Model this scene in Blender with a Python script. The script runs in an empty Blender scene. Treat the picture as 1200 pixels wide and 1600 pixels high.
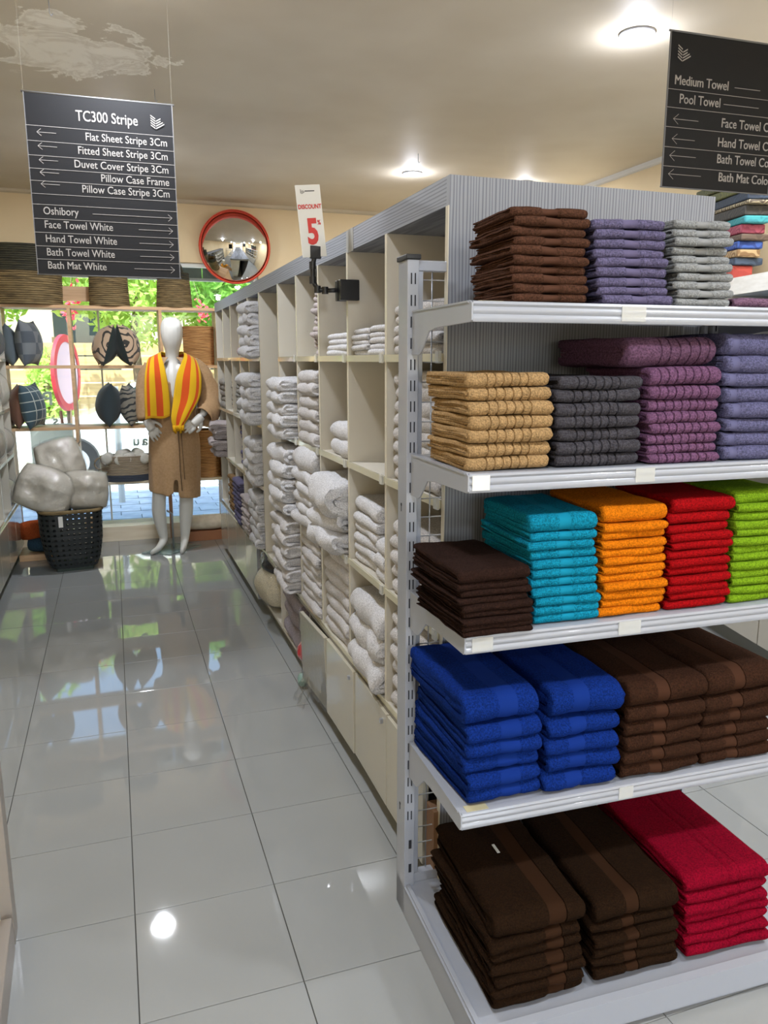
import bpy, bmesh, math, random
from mathutils import Vector, Matrix, noise
S = bpy.context.scene
COL = S.collection
R = math.radians
# ------------------------------------------------------------------ camera
cam = bpy.data.cameras.new('camera'); co = bpy.data.objects.new('camera', cam); COL.objects.link(co)
cam.sensor_fit = 'VERTICAL'; cam.sensor_height = 36.0; cam.lens = 36.0*1205.3/1600.0
cam.clip_start = .02; cam.clip_end = 200
co.location = (0, 0, 1.56)
co.rotation_euler = (math.pi/2-.19423, 0, -.3342)
S.camera = co
# ------------------------------------------------------------------ light
S.view_settings.view_transform = 'Standard'; S.view_settings.look = 'None'
S.view_settings.gamma = 1; S.view_settings.use_curve_mapping = False
S.view_settings.exposure = 0.67
W = bpy.data.worlds.new('sky'); S.world = W; W.use_nodes = True
wn = W.node_tree.nodes; wl = W.node_tree.links
sky = wn.new('ShaderNodeTexSky'); sky.sky_type = 'NISHITA'; sky.sun_disc = False
sky.sun_elevation = R(55); sky.sun_rotation = R(190); sky.air_density = 1; sky.dust_density = 2
wl.new(sky.outputs[0], wn['Background'].inputs[0]); wn['Background'].inputs[1].default_value = .55
sun = bpy.data.lights.new('sun', 'SUN'); sun.energy = 8; sun.angle = R(.6); sun.color = (1, .95, .85)
so = bpy.data.objects.new('sun', sun); COL.objects.link(so)
so.rotation_euler = (R(33), 0, R(-12))      # high up behind the shop, lighting the street and trees
LAMP_W = 17
HC = 2.93
# ------------------------------------------------------------------ materials
def lin(c):
    if isinstance(c, str): c = [int(c[i:i+2], 16)/255 for i in (0, 2, 4)]
    return tuple((x/12.92 if x <= .04045 else ((x+.055)/1.055)**2.4) for x in c)+(1,)
def mat(name, col, rough=.5, metal=0, spec=.5, sheen=0, coat=0, emit=0, alpha=1, trans=0):
    m = bpy.data.materials.new(name); m.use_nodes = True
    b = m.node_tree.nodes['Principled BSDF']
    b.inputs['Base Color'].default_value = lin(col); b.inputs['Roughness'].default_value = rough
    b.inputs['Metallic'].default_value = metal; b.inputs['Specular IOR Level'].default_value = spec
    b.inputs['Sheen Weight'].default_value = sheen; b.inputs['Coat Weight'].default_value = coat
    b.inputs['Transmission Weight'].default_value = trans; b.inputs['Alpha'].default_value = alpha
    if emit:
        b.inputs['Emission Color'].default_value = lin(col); b.inputs['Emission Strength'].default_value = emit
    return m
def nd(m, typ, **kw):
    n = m.node_tree.nodes.new(typ)
    for k, v in kw.items():
        if k in n.inputs: n.inputs[k].default_value = v
        else: setattr(n, k, v)
    return n
def link(m, a, b): m.node_tree.links.new(a, b)
def pb(m): return m.node_tree.nodes['Principled BSDF']
def coords(m, scale=(1, 1, 1), src='Object'):
    t = nd(m, 'ShaderNodeTexCoord'); mp = nd(m, 'ShaderNodeMapping'); mp.inputs['Scale'].default_value = scale
    link(m, t.outputs[src], mp.inputs[0]); return mp.outputs[0]
def noisecol(m, c1, c2, scale=5, detail=4, vec=None, lo=.35, hi=.65):
    v = vec or coords(m)
    n = nd(m, 'ShaderNodeTexNoise', Scale=scale, Detail=detail); link(m, v, n.inputs['Vector'])
    r = nd(m, 'ShaderNodeValToRGB'); r.color_ramp.elements[0].color = lin(c1); r.color_ramp.elements[1].color = lin(c2)
    r.color_ramp.elements[0].position = lo; r.color_ramp.elements[1].position = hi
    link(m, n.outputs[0], r.inputs[0]); link(m, r.outputs[0], pb(m).inputs['Base Color']); return r
def bump(m, scale=200, strength=.3, dist=.002, vec=None, detail=3):
    v = vec or coords(m)
    n = nd(m, 'ShaderNodeTexNoise', Scale=scale, Detail=detail); link(m, v, n.inputs['Vector'])
    b = nd(m, 'ShaderNodeBump', Strength=strength, Distance=dist); link(m, n.outputs[0], b.inputs['Height'])
    link(m, b.outputs[0], pb(m).inputs['Normal']); return b
def shade(c, f):
    c = [int(c[i:i+2], 16) for i in (0, 2, 4)]
    return ''.join('%02x' % max(0, min(255, int(x*f))) for x in c)
def terry(name, col, f=.82, sheen=.0, bs=330, st=1.0):
    m = mat(name, col, .95, sheen=sheen, spec=.04)
    pb(m).inputs['Sheen Roughness'].default_value = .6
    noisecol(m, shade(col, f*.94), shade(col, 1.1), 230, 3)
    bump(m, bs, st, .0035, detail=2); return m
def weave(name, col):
    m = mat(name, col, .85, sheen=0, spec=.06); bump(m, 700, .35, .001); return m
M = {}
M['white_metal'] = mat('white_metal', '999da6', .3, coat=.3); bump(M['white_metal'], 40, .02)
M['black_plastic'] = mat('black_plastic', '17181b', .4)
M['dark_slot'] = mat('dark_slot', '1c1d24', .8)
M['wire'] = mat('wire', 'a9adb5', .35, .6)
M['tile'] = mat('tile', '979998', .035, coat=0); noisecol(M['tile'], '939594', '9b9d9c', 1.3, 3)
M['grout'] = mat('grout', '4a4843', .9)
M['cab'] = mat('cab', 'c8c2b6', .42); noisecol(M['cab'], 'c4beb1', 'ccc7bb', 2)
M['cab_edge'] = mat('cab_edge', 'cbc5b4', .25)
M['door'] = mat('door', 'b8b3a3', .16, coat=.4)
M['strip'] = mat('strip', 'c4bfa6', .14, coat=.6)
M['clear'] = mat('clear', 'dfe0dc', .08, alpha=.45)
M['paper'] = mat('paper', 'dcdcd8', .7)
M['wall'] = mat('wall', 'e2cda6', .8); noisecol(M['wall'], 'dfcaa2', 'e7d3ad', 1.5)
M['plinth'] = mat('plinth', '77756c', .5)
# striped laminate
def laminate(name, sc, dirn):
    m = mat(name, 'a3a6ac', .5)
    v = coords(m, sc)
    n = nd(m, 'ShaderNodeTexWave', Scale=1.0, Distortion=6.0, Detail=2.0); n.inputs['Detail Scale'].default_value = .9; n.bands_direction = dirn; link(m, v, n.inputs['Vector'])
    r = nd(m, 'ShaderNodeValToRGB')
    e = r.color_ramp.elements; e[0].position = .02; e[0].color = lin('5f636d'); e[1].position = .30; e[1].color = lin('7c8089'); e.new(.8).color = lin('858991')
    link(m, n.outputs[0], r.inputs[0]); link(m, r.outputs[0], pb(m).inputs['Base Color']); return m
M['lam_v'] = laminate('lam_v', (36, 36, 2.2), 'X')
M['lam_h'] = laminate('lam_h', (36, 2.2, 36), 'Z')
# wood
def wood(name, c1, c2, sc=(3, 3, 40), rough=.5):
    m = mat(name, c1, rough); noisecol(m, c1, c2, 1, 5, coords(m, sc)); return m
M['pine'] = wood('pine', 'c49c74', 'dcb78e', (2, 30, 30))
M['pine_white'] = wood('pine_white', 'd9c9ae', 'e6dac4', (2, 30, 30))
def straw(name, c1, c2, ring=90):
    m = mat(name, c1, .85)
    v = coords(m, (9, 9, ring)); r = noisecol(m, c1, c2, 1, 3, v, .3, .7)
    w = nd(m, 'ShaderNodeTexNoise', Scale=1.4, Detail=3); link(m, v, w.inputs['Vector'])
    b = nd(m, 'ShaderNodeBump', Strength=.8, Distance=.006); link(m, w.outputs[0], b.inputs['Height']); link(m, b.outputs[0], pb(m).inputs['Normal'])
    return m
M['straw'] = straw('straw', '4f4129', '8b7650', 60); M['straw_gold'] = straw('straw_gold', '93673a', 'c89860')
M['straw_dark'] = straw('straw_dark', '23221b', '45412f')
M['mannequin'] = mat('mannequin', 'd9d8d3', .45)
M['robe'] = mat('robe', 'b08d66', .9, sheen=.1); bump(M['robe'], 500, .4, .002); noisecol(M['robe'], 'ab8962', 'b6946e', 60)
M['robe_trim'] = mat('robe_trim', '5f4a36', .9)
def glassmat():
    m = bpy.data.materials.new('window_glass'); m.use_nodes = True; t = m.node_tree; t.nodes.clear()
    o = t.nodes.new('ShaderNodeOutputMaterial'); a = t.nodes.new('ShaderNodeBsdfTransparent'); g = t.nodes.new('ShaderNodeBsdfGlossy')
    g.inputs['Roughness'].default_value = .01; a.inputs[0].default_value = (.93, .97, .95, 1)
    f = t.nodes.new('ShaderNodeFresnel'); f.inputs[0].default_value = 1.45; x = t.nodes.new('ShaderNodeMixShader')
    t.links.new(f.outputs[0], x.inputs[0]); t.links.new(a.outputs[0], x.inputs[1]); t.links.new(g.outputs[0], x.inputs[2]); t.links.new(x.outputs[0], o.inputs[0])
    return m
M['glass'] = glassmat()
def plastic_film():
    m = bpy.data.materials.new('plastic_film'); m.use_nodes = True; t = m.node_tree; t.nodes.clear()
    o = t.nodes.new('ShaderNodeOutputMaterial'); a = t.nodes.new('ShaderNodeBsdfTransparent'); g = t.nodes.new('ShaderNodeBsdfGlossy')
    g.inputs['Roughness'].default_value = .12; a.inputs[0].default_value = (.95, .95, .95, 1)
    n = t.nodes.new('ShaderNodeTexNoise'); n.inputs['Scale'].default_value = 34; n.inputs['Detail'].default_value = 4
    tc = t.nodes.new('ShaderNodeTexCoord'); t.links.new(tc.outputs['Object'], n.inputs['Vector'])
    b = t.nodes.new('ShaderNodeBump'); b.inputs['Strength'].default_value = 1; b.inputs['Distance'].default_value = .02
    t.links.new(n.outputs[0], b.inputs['Height']); t.links.new(b.outputs[0], g.inputs['Normal'])
    x = t.nodes.new('ShaderNodeMixShader'); x.inputs[0].default_value = .14
    t.links.new(a.outputs[0], x.inputs[1]); t.links.new(g.outputs[0], x.inputs[2]); t.links.new(x.outputs[0], o.inputs[0]); return m
M['film'] = plastic_film()
# ceiling with a flaking water stain (a mark of its own on the paint)
def ceilmat():
    m = mat('ceiling_paint', 'cfc6b1', .6)
    v = coords(m)
    sep = nd(m, 'ShaderNodeSeparateXYZ'); link(m, v, sep.inputs[0])
    def mth(op, a, b=None, c=None):
        n = nd(m, 'ShaderNodeMath', operation=op)
        for i, s in enumerate((a, b, c)):
            if s is None: continue
            if isinstance(s, (int, float)): n.inputs[i].default_value = s
            else: link(m, s, n.inputs[i])
        return n.outputs[0]
    dx = mth('DIVIDE', mth('SUBTRACT', sep.outputs[0], -.12), .5); dy = mth('DIVIDE', mth('SUBTRACT', sep.outputs[1], 4.05), .42)
    r2 = mth('ADD', mth('MULTIPLY', dx, dx), mth('MULTIPLY', dy, dy))
    n = nd(m, 'ShaderNodeTexNoise', Scale=3.2, Detail=7, Roughness=.62, Distortion=.6); link(m, v, n.inputs['Vector'])
    f = mth('SUBTRACT', mth('MULTIPLY', n.outputs[0], 1.5), mth('MULTIPLY', r2, .28))
    ra = nd(m, 'ShaderNodeValToRGB'); e = ra.color_ramp.elements
    e[0].position = .60; e[0].color = (0, 0, 0, 1); e[1].position = .635; e[1].color = (1, 1, 1, 1); e.new(.70).color = (.45, .45, .45, 1); e.new(.78).color = (1, 1, 1, 1)
    link(m, f, ra.inputs[0])
    n2 = nd(m, 'ShaderNodeTexNoise', Scale=1.2, Detail=3); link(m, v, n2.inputs['Vector'])
    rb = nd(m, 'ShaderNodeValToRGB'); rb.color_ramp.elements[0].color = lin('c9beaa'); rb.color_ramp.elements[1].color = lin('d6cdbb')
    rb.color_ramp.elements[0].position = .35; rb.color_ramp.elements[1].position = .65
    link(m, n2.outputs[0], rb.inputs[0])
    mx = nd(m, 'ShaderNodeMix', data_type='RGBA'); link(m, ra.outputs[0], mx.inputs[0]); link(m, rb.outputs[0], mx.inputs[6]); mx.inputs[7].default_value = lin('fffbf0')
    link(m, mx.outputs[2], pb(m).inputs['Base Color'])
    b = nd(m, 'ShaderNodeBump', Strength=.12, Distance=.004); link(m, ra.outputs[0], b.inputs['Height']); link(m, b.outputs[0], pb(m).inputs['Normal'])
    return m
M['ceiling'] = ceilmat()
# ------------------------------------------------------------------ mesh helpers
class MB:
    def __init__(s): s.v = []; s.f = []; s.mi = []; s.uv = None
    def add(s, vs, fs, mi=0):
        o = len(s.v); s.v += [tuple(v) for v in vs]; s.f += [tuple(i+o for i in f) for f in fs]; s.mi += [mi]*len(fs); return s
    def box(s, a, b, mi=0, mtx=None):
        x0, y0, z0 = a; x1, y1, z1 = b
        vs = [Vector(p) for p in ((x0, y0, z0), (x1, y0, z0), (x1, y1, z0), (x0, y1, z0), (x0, y0, z1), (x1, y0, z1), (x1, y1, z1), (x0, y1, z1))]
        if mtx: vs = [mtx@v for v in vs]
        return s.add(vs, [(0, 3, 2, 1), (4, 5, 6, 7), (0, 1, 5, 4), (1, 2, 6, 5), (2, 3, 7, 6), (3, 0, 4, 7)], mi)
    def tube(s, pts, r, n=8, mi=0, cap=True, closed=False):
        pts = [Vector(p) for p in pts]; N = len(pts); rs = r if isinstance(r, (list, tuple)) else [r]*N
        vs = []; up = Vector((0, 0, 1))
        for i, p in enumerate(pts):
            a = pts[(i-1) % N] if (closed or i) else p; b = pts[(i+1) % N] if (closed or i < N-1) else p
            t = (b-a).normalized(); q = up if abs(t.dot(up)) < .95 else Vector((1, 0, 0))
            e1 = t.cross(q).normalized(); e2 = t.cross(e1)
            for k in range(n):
                an = 2*math.pi*k/n; vs.append(p+(e1*math.cos(an)+e2*math.sin(an))*rs[i])
        fs = []
        for i in range(N if closed else N-1):
            j = (i+1) % N
            for k in range(n): fs.append((i*n+k, i*n+(k+1) % n, j*n+(k+1) % n, j*n+k))
        if cap and not closed: fs += [tuple(range(n-1, -1, -1)), tuple((N-1)*n+k for k in range(n))]
        return s.add(vs, fs, mi)
    def rings(s, rings, mi=0, cap0=True, cap1=True):
        n = len(rings[0]); vs = [p for r in rings for p in r]; fs = []
        for i in range(len(rings)-1):
            for k in range(n): fs.append((i*n+k, i*n+(k+1) % n, (i+1)*n+(k+1) % n, (i+1)*n+k))
        if cap0: fs.append(tuple(range(n-1, -1, -1)))
        if cap1: fs.append(tuple((len(rings)-1)*n+k for k in range(n)))
        return s.add(vs, fs, mi)
    def lathe(s, prof, n=32, c=(0, 0, 0), mi=0, cap0=True, cap1=True, sx=1, sy=1):
        return s.rings([[(c[0]+r*sx*math.cos(2*math.pi*k/n), c[1]+r*sy*math.sin(2*math.pi*k/n), c[2]+z) for k in range(n)] for r, z in prof], mi, cap0, cap1)
    def prism(s, poly, axis, a, b, mi=0):
        n = len(poly)
        def P(p, t):
            return {'x': (t, p[0], p[1]), 'y': (p[0], t, p[1]), 'z': (p[0], p[1], t)}[axis]
        return s.add([P(p, a) for p in poly]+[P(p, b) for p in poly], [tuple(range(n)), tuple(range(2*n-1, n-1, -1))]+[(i, i+n, (i+1) % n+n, (i+1) % n) for i in range(n)], mi)
    def mesh(s, name, mats, smooth=False):
        me = bpy.data.meshes.new(name); me.from_pydata(s.v, [], s.f)
        for m in (mats if isinstance(mats, (list, tuple)) else [mats]): me.materials.append(m)
        if any(s.mi): me.polygons.foreach_set('material_index', s.mi)
        bm = bmesh.new(); bm.from_mesh(me); bmesh.ops.recalc_face_normals(bm, faces=bm.faces[:]); bm.to_mesh(me); bm.free()
        if smooth: me.shade_smooth()
        if smooth == 'auto': me.set_sharp_from_angle(angle=R(40))
        me.update(); return me
    def build(s, name, mats, parent=None, smooth=False, bevel=0, loc=None, rot=None):
        o = link_obj(name, s.mesh(name, mats, smooth), parent)
        if bevel:
            b = o.modifiers.new('bevel', 'BEVEL'); b.width = bevel; b.segments = 2; b.limit_method = 'ANGLE'
        if loc: o.location = loc
        if rot: o.rotation_euler = rot
        return o
def link_obj(name, me, parent=None):
    o = bpy.data.objects.new(name, me); COL.objects.link(o)
    if parent is not None: o.parent = parent
    return o
def thing(name, label, cat, loc=(0, 0, 0), rot=(0, 0, 0), group=None):
    o = bpy.data.objects.new(name, None); COL.objects.link(o); o.location = loc; o.rotation_euler = rot; o.empty_display_size = .05
    return tag(o, label, cat, group)
def tag(o, label, cat, group=None, kind=None):
    o['label'] = label; o['category'] = cat
    if group: o['group'] = group
    if kind: o['kind'] = kind
    return o
def struct(o): o['kind'] = 'structure'; return o
def bx(name, a, b, m, parent=None, bevel=0): return MB().box(a, b).build(name, m, parent, bevel=bevel)
FONT_CACHE = {}
def text(name, body, size, m, parent, loc, rot=(math.pi/2, 0, 0), bold=0, align='LEFT', sx=1.0, depth=.0006):
    wide = bold if 'M' in body else 0      # the M glyph breaks when offset, so thicken it by a shifted copy
    bold = 0 if wide else bold
    c = bpy.data.curves.new('t', 'FONT'); c.body = body; c.size = size; c.align_x = align; c.offset = bold; c.extrude = depth; c.resolution_u = 3
    t = bpy.data.objects.new('t', c); COL.objects.link(t)
    bpy.context.view_layer.update()
    me = bpy.data.meshes.new_from_object(t.evaluated_get(bpy.context.evaluated_depsgraph_get()))
    bpy.data.objects.remove(t); bpy.data.curves.remove(c)
    if wide:
        bm = bmesh.new(); bm.from_mesh(me); g_ = bmesh.ops.duplicate(bm, geom=bm.verts[:]+bm.edges[:]+bm.faces[:])['geom']
        bmesh.ops.translate(bm, verts=[q for q in g_ if isinstance(q, bmesh.types.BMVert)], vec=(wide*2+.0006, 0, .0001)); bm.to_mesh(me); bm.free()
    me.materials.clear(); me.materials.append(m)
    o = link_obj(name, me, parent); o.location = loc; o.rotation_euler = rot; o.scale = (sx, 1, 1); return o

# ------------------------------------------------------------------ room shell
fl = struct(bx('floor', (-1.35, -4.5, -.06), (3.7, 7.3, -.006), M['grout']))
SX, SY = .402, .395
tb = MB().box((0.0012, 0.0012, 0), (SX-.0012, SY-.0012, .012)).mesh('tile', M['tile'])
bm = bmesh.new(); bm.from_mesh(tb); bmesh.ops.bevel(bm, geom=[e for e in bm.edges if all(v.co.z > .01 for v in e.verts)], offset=.0016, segments=2, affect='EDGES', profile=.6); bm.to_mesh(tb); bm.free()
rest = MB(); rng = random.Random(3)
for i in range(-4, 10):
    for j in range(-16, 15):
        x = -.0357+i*SX; y = 1.679+j*SY
        if x+SX < -1.34 or x > 3.65 or y > 7.3 or y < -4.4: continue
        if -3 <= i <= 6 and j >= -1:
            t = link_obj('tile', tb, fl); t.location = (x, y, -.012); t.rotation_euler = (rng.uniform(-1, 1)*.0007, rng.uniform(-1, 1)*.0007, 0)
        else: rest.box((x+.001, y+.001, -.012), (x+SX-.001, y+SY-.001, 0))
o = rest.build('floor_tiles', M['tile'], fl); o['kind'] = 'stuff'
struct(bx('ceiling', (-1.4, -4.6, HC), (3.8, 7.5, HC+.12), M['ceiling']))
struct(bx('wall_left', (-1.45, -4.6, 0), (-1.35, 7.5, HC), M['wall']))
struct(bx('wall_right', (3.68, -4.6, 0), (3.78, 7.5, HC), M['wall']))
# opening added in the unseen back wall, letting in daylight as fill
struct(MB().box((-1.35, -4.6, 0), (-.9, -4.5, HC)).box((3.2, -4.6, 0), (3.68, -4.5, HC)).box((-.9, -4.6, 2.6), (3.2, -4.5, HC)).build('wall_back', M['wall']))
fc = struct(bx('pavement_added', (-9, -16, -.12), (11, -4.6, -.02), mat('forecourt_added', 'b5b2a8', .8)))  # unseen sunlit ground, added outside the opening to carry light in
wf = struct(bx('wall_front', (-1.35, 7.3, 2.41), (3.68, 7.42, HC), M['wall']))
struct(bx('wall_front_right', (1.32, 7.3, 0), (3.68, 7.42, 2.41), M['wall']))
# cornice line
struct(MB().prism([(7.3, HC), (7.27, HC), (7.28, HC-.02), (7.3, HC-.03)], 'x', -1.35, 3.68).build('trim_1', mat('trim_paint', 'c8bda6', .7)))
struct(MB().prism([(3.68, HC), (3.65, HC), (3.655, HC-.03), (3.68, HC-.035)], 'y', -4.5, 7.27).build('trim_2', M['paper']))
# shop window
al = mat('window_alu', 'd7dbd6', .3)
wd = struct(MB().box((-1.35, 7.33, 2.375), (1.32, 7.39, 2.41)).box((-1.35, 7.33, 0), (1.32, 7.39, .04)).box((-1.35, 7.33, .04), (-1.31, 7.39, 2.375)).box((1.28, 7.33, .04), (1.32, 7.39, 2.375)).box((-.09, 7.34, .04), (-.075, 7.38, 2.375)).build('window_1', al))
bx('window_pane', (-1.31, 7.355, .04), (-.09, 7.361, 2.375), M['glass'], wd); bx('window_pane', (-.075, 7.355, .04), (1.28, 7.361, 2.375), M['glass'], wd)
# mirrored lettering stuck on the outside of the glass
lm = mat('vinyl_white', 'f4f6f2', .6)
for body, x, z, sz in (('T', .235, 1.19, .16), ('o', .145, 1.19, .16), ('w', .06, 1.19, .16), ('P', -.53, 1.18, .16), ('.', -.33, 1.20, .16), ('o', .14, 1.0, .12), ('s', -.5, 1.0, .12), ('e', .36, 1.03, .1),
                       ('J', .86, .80, .12), ('a', .80, .80, .12), ('u', .72, .80, .12), ('s', .30, .80, .12), ('a', .24, .80, .12), ('u', .17, .80, .12)):
    o = text('window_letter', body, sz, lm, wd, (x+.03, 7.366, z), (math.pi/2, 0, math.pi), bold=.004)
# ------------------------------------------------------------------ downlights
lens_m = mat('lamp_lens', 'e6ebff', .3, emit=28)
where = {(.11, 5.72): 'ceiling downlight hidden behind the left hanging sign', (.11, 3.05): 'ceiling downlight just above the top edge, over the left sign',
         (2.22, 5.72): 'small round ceiling downlight farther off, above the discount card', (2.21, 3.08): 'round bright ceiling downlight left of the dark right sign'}
k = 0
for lx in (.11, 2.21, 3.15):  # last row is added to brighten the right wall and ceiling
    for ly in (5.72, 3.07, .4, -2.3):
        key = min(where, key=lambda q: abs(q[0]-lx)+abs(q[1]-ly))
        lab = where[key] if abs(key[1]-ly) < .1 and abs(key[0]-lx) < .1 else 'round ceiling downlight over the %s, %s' % ('left aisle' if lx < 1 else 'right aisle' if lx < 3 else 'right wall, added for fill', 'nearest the window' if ly > 5 else 'level with the rack' if ly > 2 else 'first row behind the viewer' if ly > 0 else 'second row behind the viewer')
        t = thing('ceiling_light', lab, 'light', (lx, ly, HC), group='recessed ceiling downlights')
        MB().lathe([(.062, -.001), (.075, -.001), (.075, -.008), (.062, -.014), (.056, -.012), (.056, -.001)], 32).build('trim_ring', M['white_metal'], t, 'auto')
        MB().lathe([(.055, -.002), (.055, -.011), (.03, -.018)], 32).build('lens', lens_m, t, 'auto')
        L = bpy.data.lights.new('lamp', 'AREA'); L.shape = 'DISK'; L.size = .16; L.energy = LAMP_W*(1 if lx < 3 else .65); L.color = (.88, .93, 1)
        L2 = bpy.data.lights.new('ceiling_fill', 'POINT'); L2.shadow_soft_size = .05; L2.energy = LAMP_W*(.2 if lx < 3 else .08); L2.color = (.85, .88, 1)  # extra point light below each lens, added to lift the ceiling around it
        lo = bpy.data.objects.new('ceiling_fill', L2); COL.objects.link(lo); lo.parent = t; lo.location = (0, 0, -.085)
        lo = bpy.data.objects.new('lamp', L); COL.objects.link(lo); lo.parent = t; lo.location = (0, 0, -.03)
# ceiling hooks
for (hx, hy, d) in ((.30, 4.47, 'beside the flaking ceiling patch'), (-.14, 3.55, 'in the middle of the flaking ceiling patch'), (2.05, 5.2, 'near the far downlight')):
    h = MB().tube([(0, 0, 0), (0, 0, -.05), (.006, 0, -.058), (.012, 0, -.05)], .0018, 6).build('ceiling_hook', M['wire'], None, True, loc=(hx, hy, HC))
    tag(h, 'bare metal hook '+d, 'hook')

# ------------------------------------------------------------------ folded towels
def towel_mesh(w, d, t, seed, mats, bands=(), rings=2, amp=.0025, back=.9, plump=0.0, nx=9, ny=6):
    rng = random.Random(seed)
    xs = sorted(set([round(w*q, 5) for q in [0, .012, .04]+[i/nx for i in range(1, nx)]+[.96, .988, 1]]))
    for a, b, dep in bands:
        e = .0012
        xs = [x for x in xs if not (a-.003 < x < b+.003)]+[a-e, a, b, b+e]+([(a+b)/2] if b-a > .02 else [])
    xs = sorted(xs)
    def ind(x):
        for a, b, dep in bands:
            if a-1e-6 <= x <= b+1e-6: return dep
        return 0.
    off = Vector((seed*3.7, seed*1.3, 0)); amp *= 1.25
    mb = MB()
    for rk in range(rings):
        th = t/(2*rings)
        r_out = t/2-th*rk-(.0006 if rk else 0); r_in = max(t/2-th*(rk+1)+.0005, .0006)
        fy = th*rk*1.0
        x0 = rng.uniform(0, .006) if rk else 0; x1 = w-(rng.uniform(0, .006) if rk else 0)
        cuts = [fy+(d-fy)*q for q in [1-i/(ny) for i in range(ny)]]
        d_end = d-rng.uniform(0, .01)
        def path(r):
            c = t/2; p = []
            for y in cuts: 
                if y > fy+r_out*1.15: p.append((min(y, d_end), c+r))
            for i in range(9):
                an = math.pi/2+math.pi*i/8
                cx = fy+r_out
                p.append((cx+math.cos(an)*r*1.05, c+math.sin(an)*r))
            for y in reversed(cuts):
                if y > fy+r_out*1.15: p.append((min(y, d_end), c-r))
            return p
        po, pi = path(r_out), path(r_in); n = len(po)
        secs = []
        for x in xs:
            xx = x0+(x1-x0)*x/w
            e = min(x, w-x)/w; k = 1-.28*math.exp(-(e/.012)) - .0
            dep = ind(x) if rk == 0 else 0
            ring = []
            for (pp, outer) in ((po, 1), (list(reversed(pi)), 0)):
                for (y, z) in pp:
                    zz = t/2+(z-t/2)*k*(1+plump*(1-abs(2*x/w-1)**2)*.5)
                    if outer and dep:
                        s = max(-1, min(1, (z-t/2)/r_out)); zz -= dep*s
                        if y < fy+r_out: y = y+dep*math.sqrt(max(0, 1-s*s))
                    q = noise.noise(Vector((xx*9, y*9, 0))+off); q2 = noise.noise(Vector((xx*26, y*26, z*30))+off)
                    zz += amp*1.6*q*(.4+y/d*.6)+amp*.5*q2
                    yy = y+amp*1.8*noise.noise(Vector((xx*11, 3.3, z*12))+off)+(1-k)*.012*(1 if y < d/2 else -1)
                    f = 1-(1-back)*(y/d)
                    ring.append((xx+(amp*1.2*noise.noise(Vector((y*20, z*60, rk*5))+off) if x in (xs[0], xs[-1]) else 0), yy, zz*f))
            secs.append(ring)
        nn = len(secs[0]); o = len(mb.v); mb.v += [p for r_ in secs for p in r_]
        for i in range(len(secs)-1):
            isb = rk == 0 and ind((xs[i]+xs[i+1])/2) > 0
            for k_ in range(nn):
                mb.f.append((o+i*nn+k_, o+i*nn+(k_+1) % nn, o+(i+1)*nn+(k_+1) % nn, o+(i+1)*nn+k_)); mb.mi.append(1 if isb else 0)
        for i in (0, len(secs)-1):
            for k_ in range(n-1):
                a, b = k_, k_+1; c_, d_ = nn-1-k_-1, nn-1-k_
                mb.f.append((o+i*nn+a, o+i*nn+b, o+i*nn+c_, o+i*nn+d_)); mb.mi.append(0)
    me = mb.mesh('towel', mats, True); me.set_sharp_from_angle(angle=R(62)); return me
ORD = ['', 'first', 'second', 'third', 'fourth', 'fifth', 'sixth', 'seventh', 'eighth', 'ninth', 'tenth', 'eleventh', 'twelfth', 'thirteenth']
def place_word(i, n):      # i = 0 bottom
    if n == 1: return 'lying alone'
    if i == 0: return 'bottom one'
    if i == n-1: return 'top one'
    if i <= n//2: return ORD[i+1]+' from bottom'
    return ORD[n-i]+' from top'
def stack(frame, x0, x1, y, z0, z1, n, depth, mats, what, where_, group, yaw=0, bands=(), wts=None, seed=0, amp=.0036, back=.98, rings=2, plump=0, jit=.0055, lean=(0, 0), variants=3, top=None, squash=1.0):
    w = x1-x0; wts = wts or [1]*n; tot = sum(wts); rng = random.Random(seed*31+7)
    cache = {}; z = z0; objs = []
    for i in range(n):
        t = (z1-z0)*wts[i]/tot; key = (round(t, 4), i % variants)
        if key not in cache:
            cache[key] = towel_mesh(w, depth, t*squash, seed*10+i % variants, mats, [(a*w, b*w, dp) for a, b, dp in bands], rings, amp, back, plump)
        f = (z-z0)/(z1-z0)
        ox = rng.uniform(-jit, jit)+lean[0]*f; oy = rng.uniform(-jit, jit)+lean[1]*f; oz = 0
        yw = yaw+rng.uniform(-1, 1)*R(1.2)*(jit/.004)
        extra = top if (top and i == n-1) else None
        if extra: ox += extra[0]; oy += extra[1]; yw += extra[2]
        o = link_obj('folded_towel', cache[key])
        o.matrix_world = frame@Matrix.Translation((x0+ox, y+oy, z))@Matrix.Rotation(yw, 4, 'Z')@Matrix.Rotation(rng.uniform(-1, 1)*R(.5), 4, 'Y')
        if lean[0] or True: pass
        z += t*(1 if i < n-1 else 1)
        tag(o, f'{what}, {place_word(i, n)}, {where_}', 'towel', group); objs.append(o)
    return objs

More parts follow.
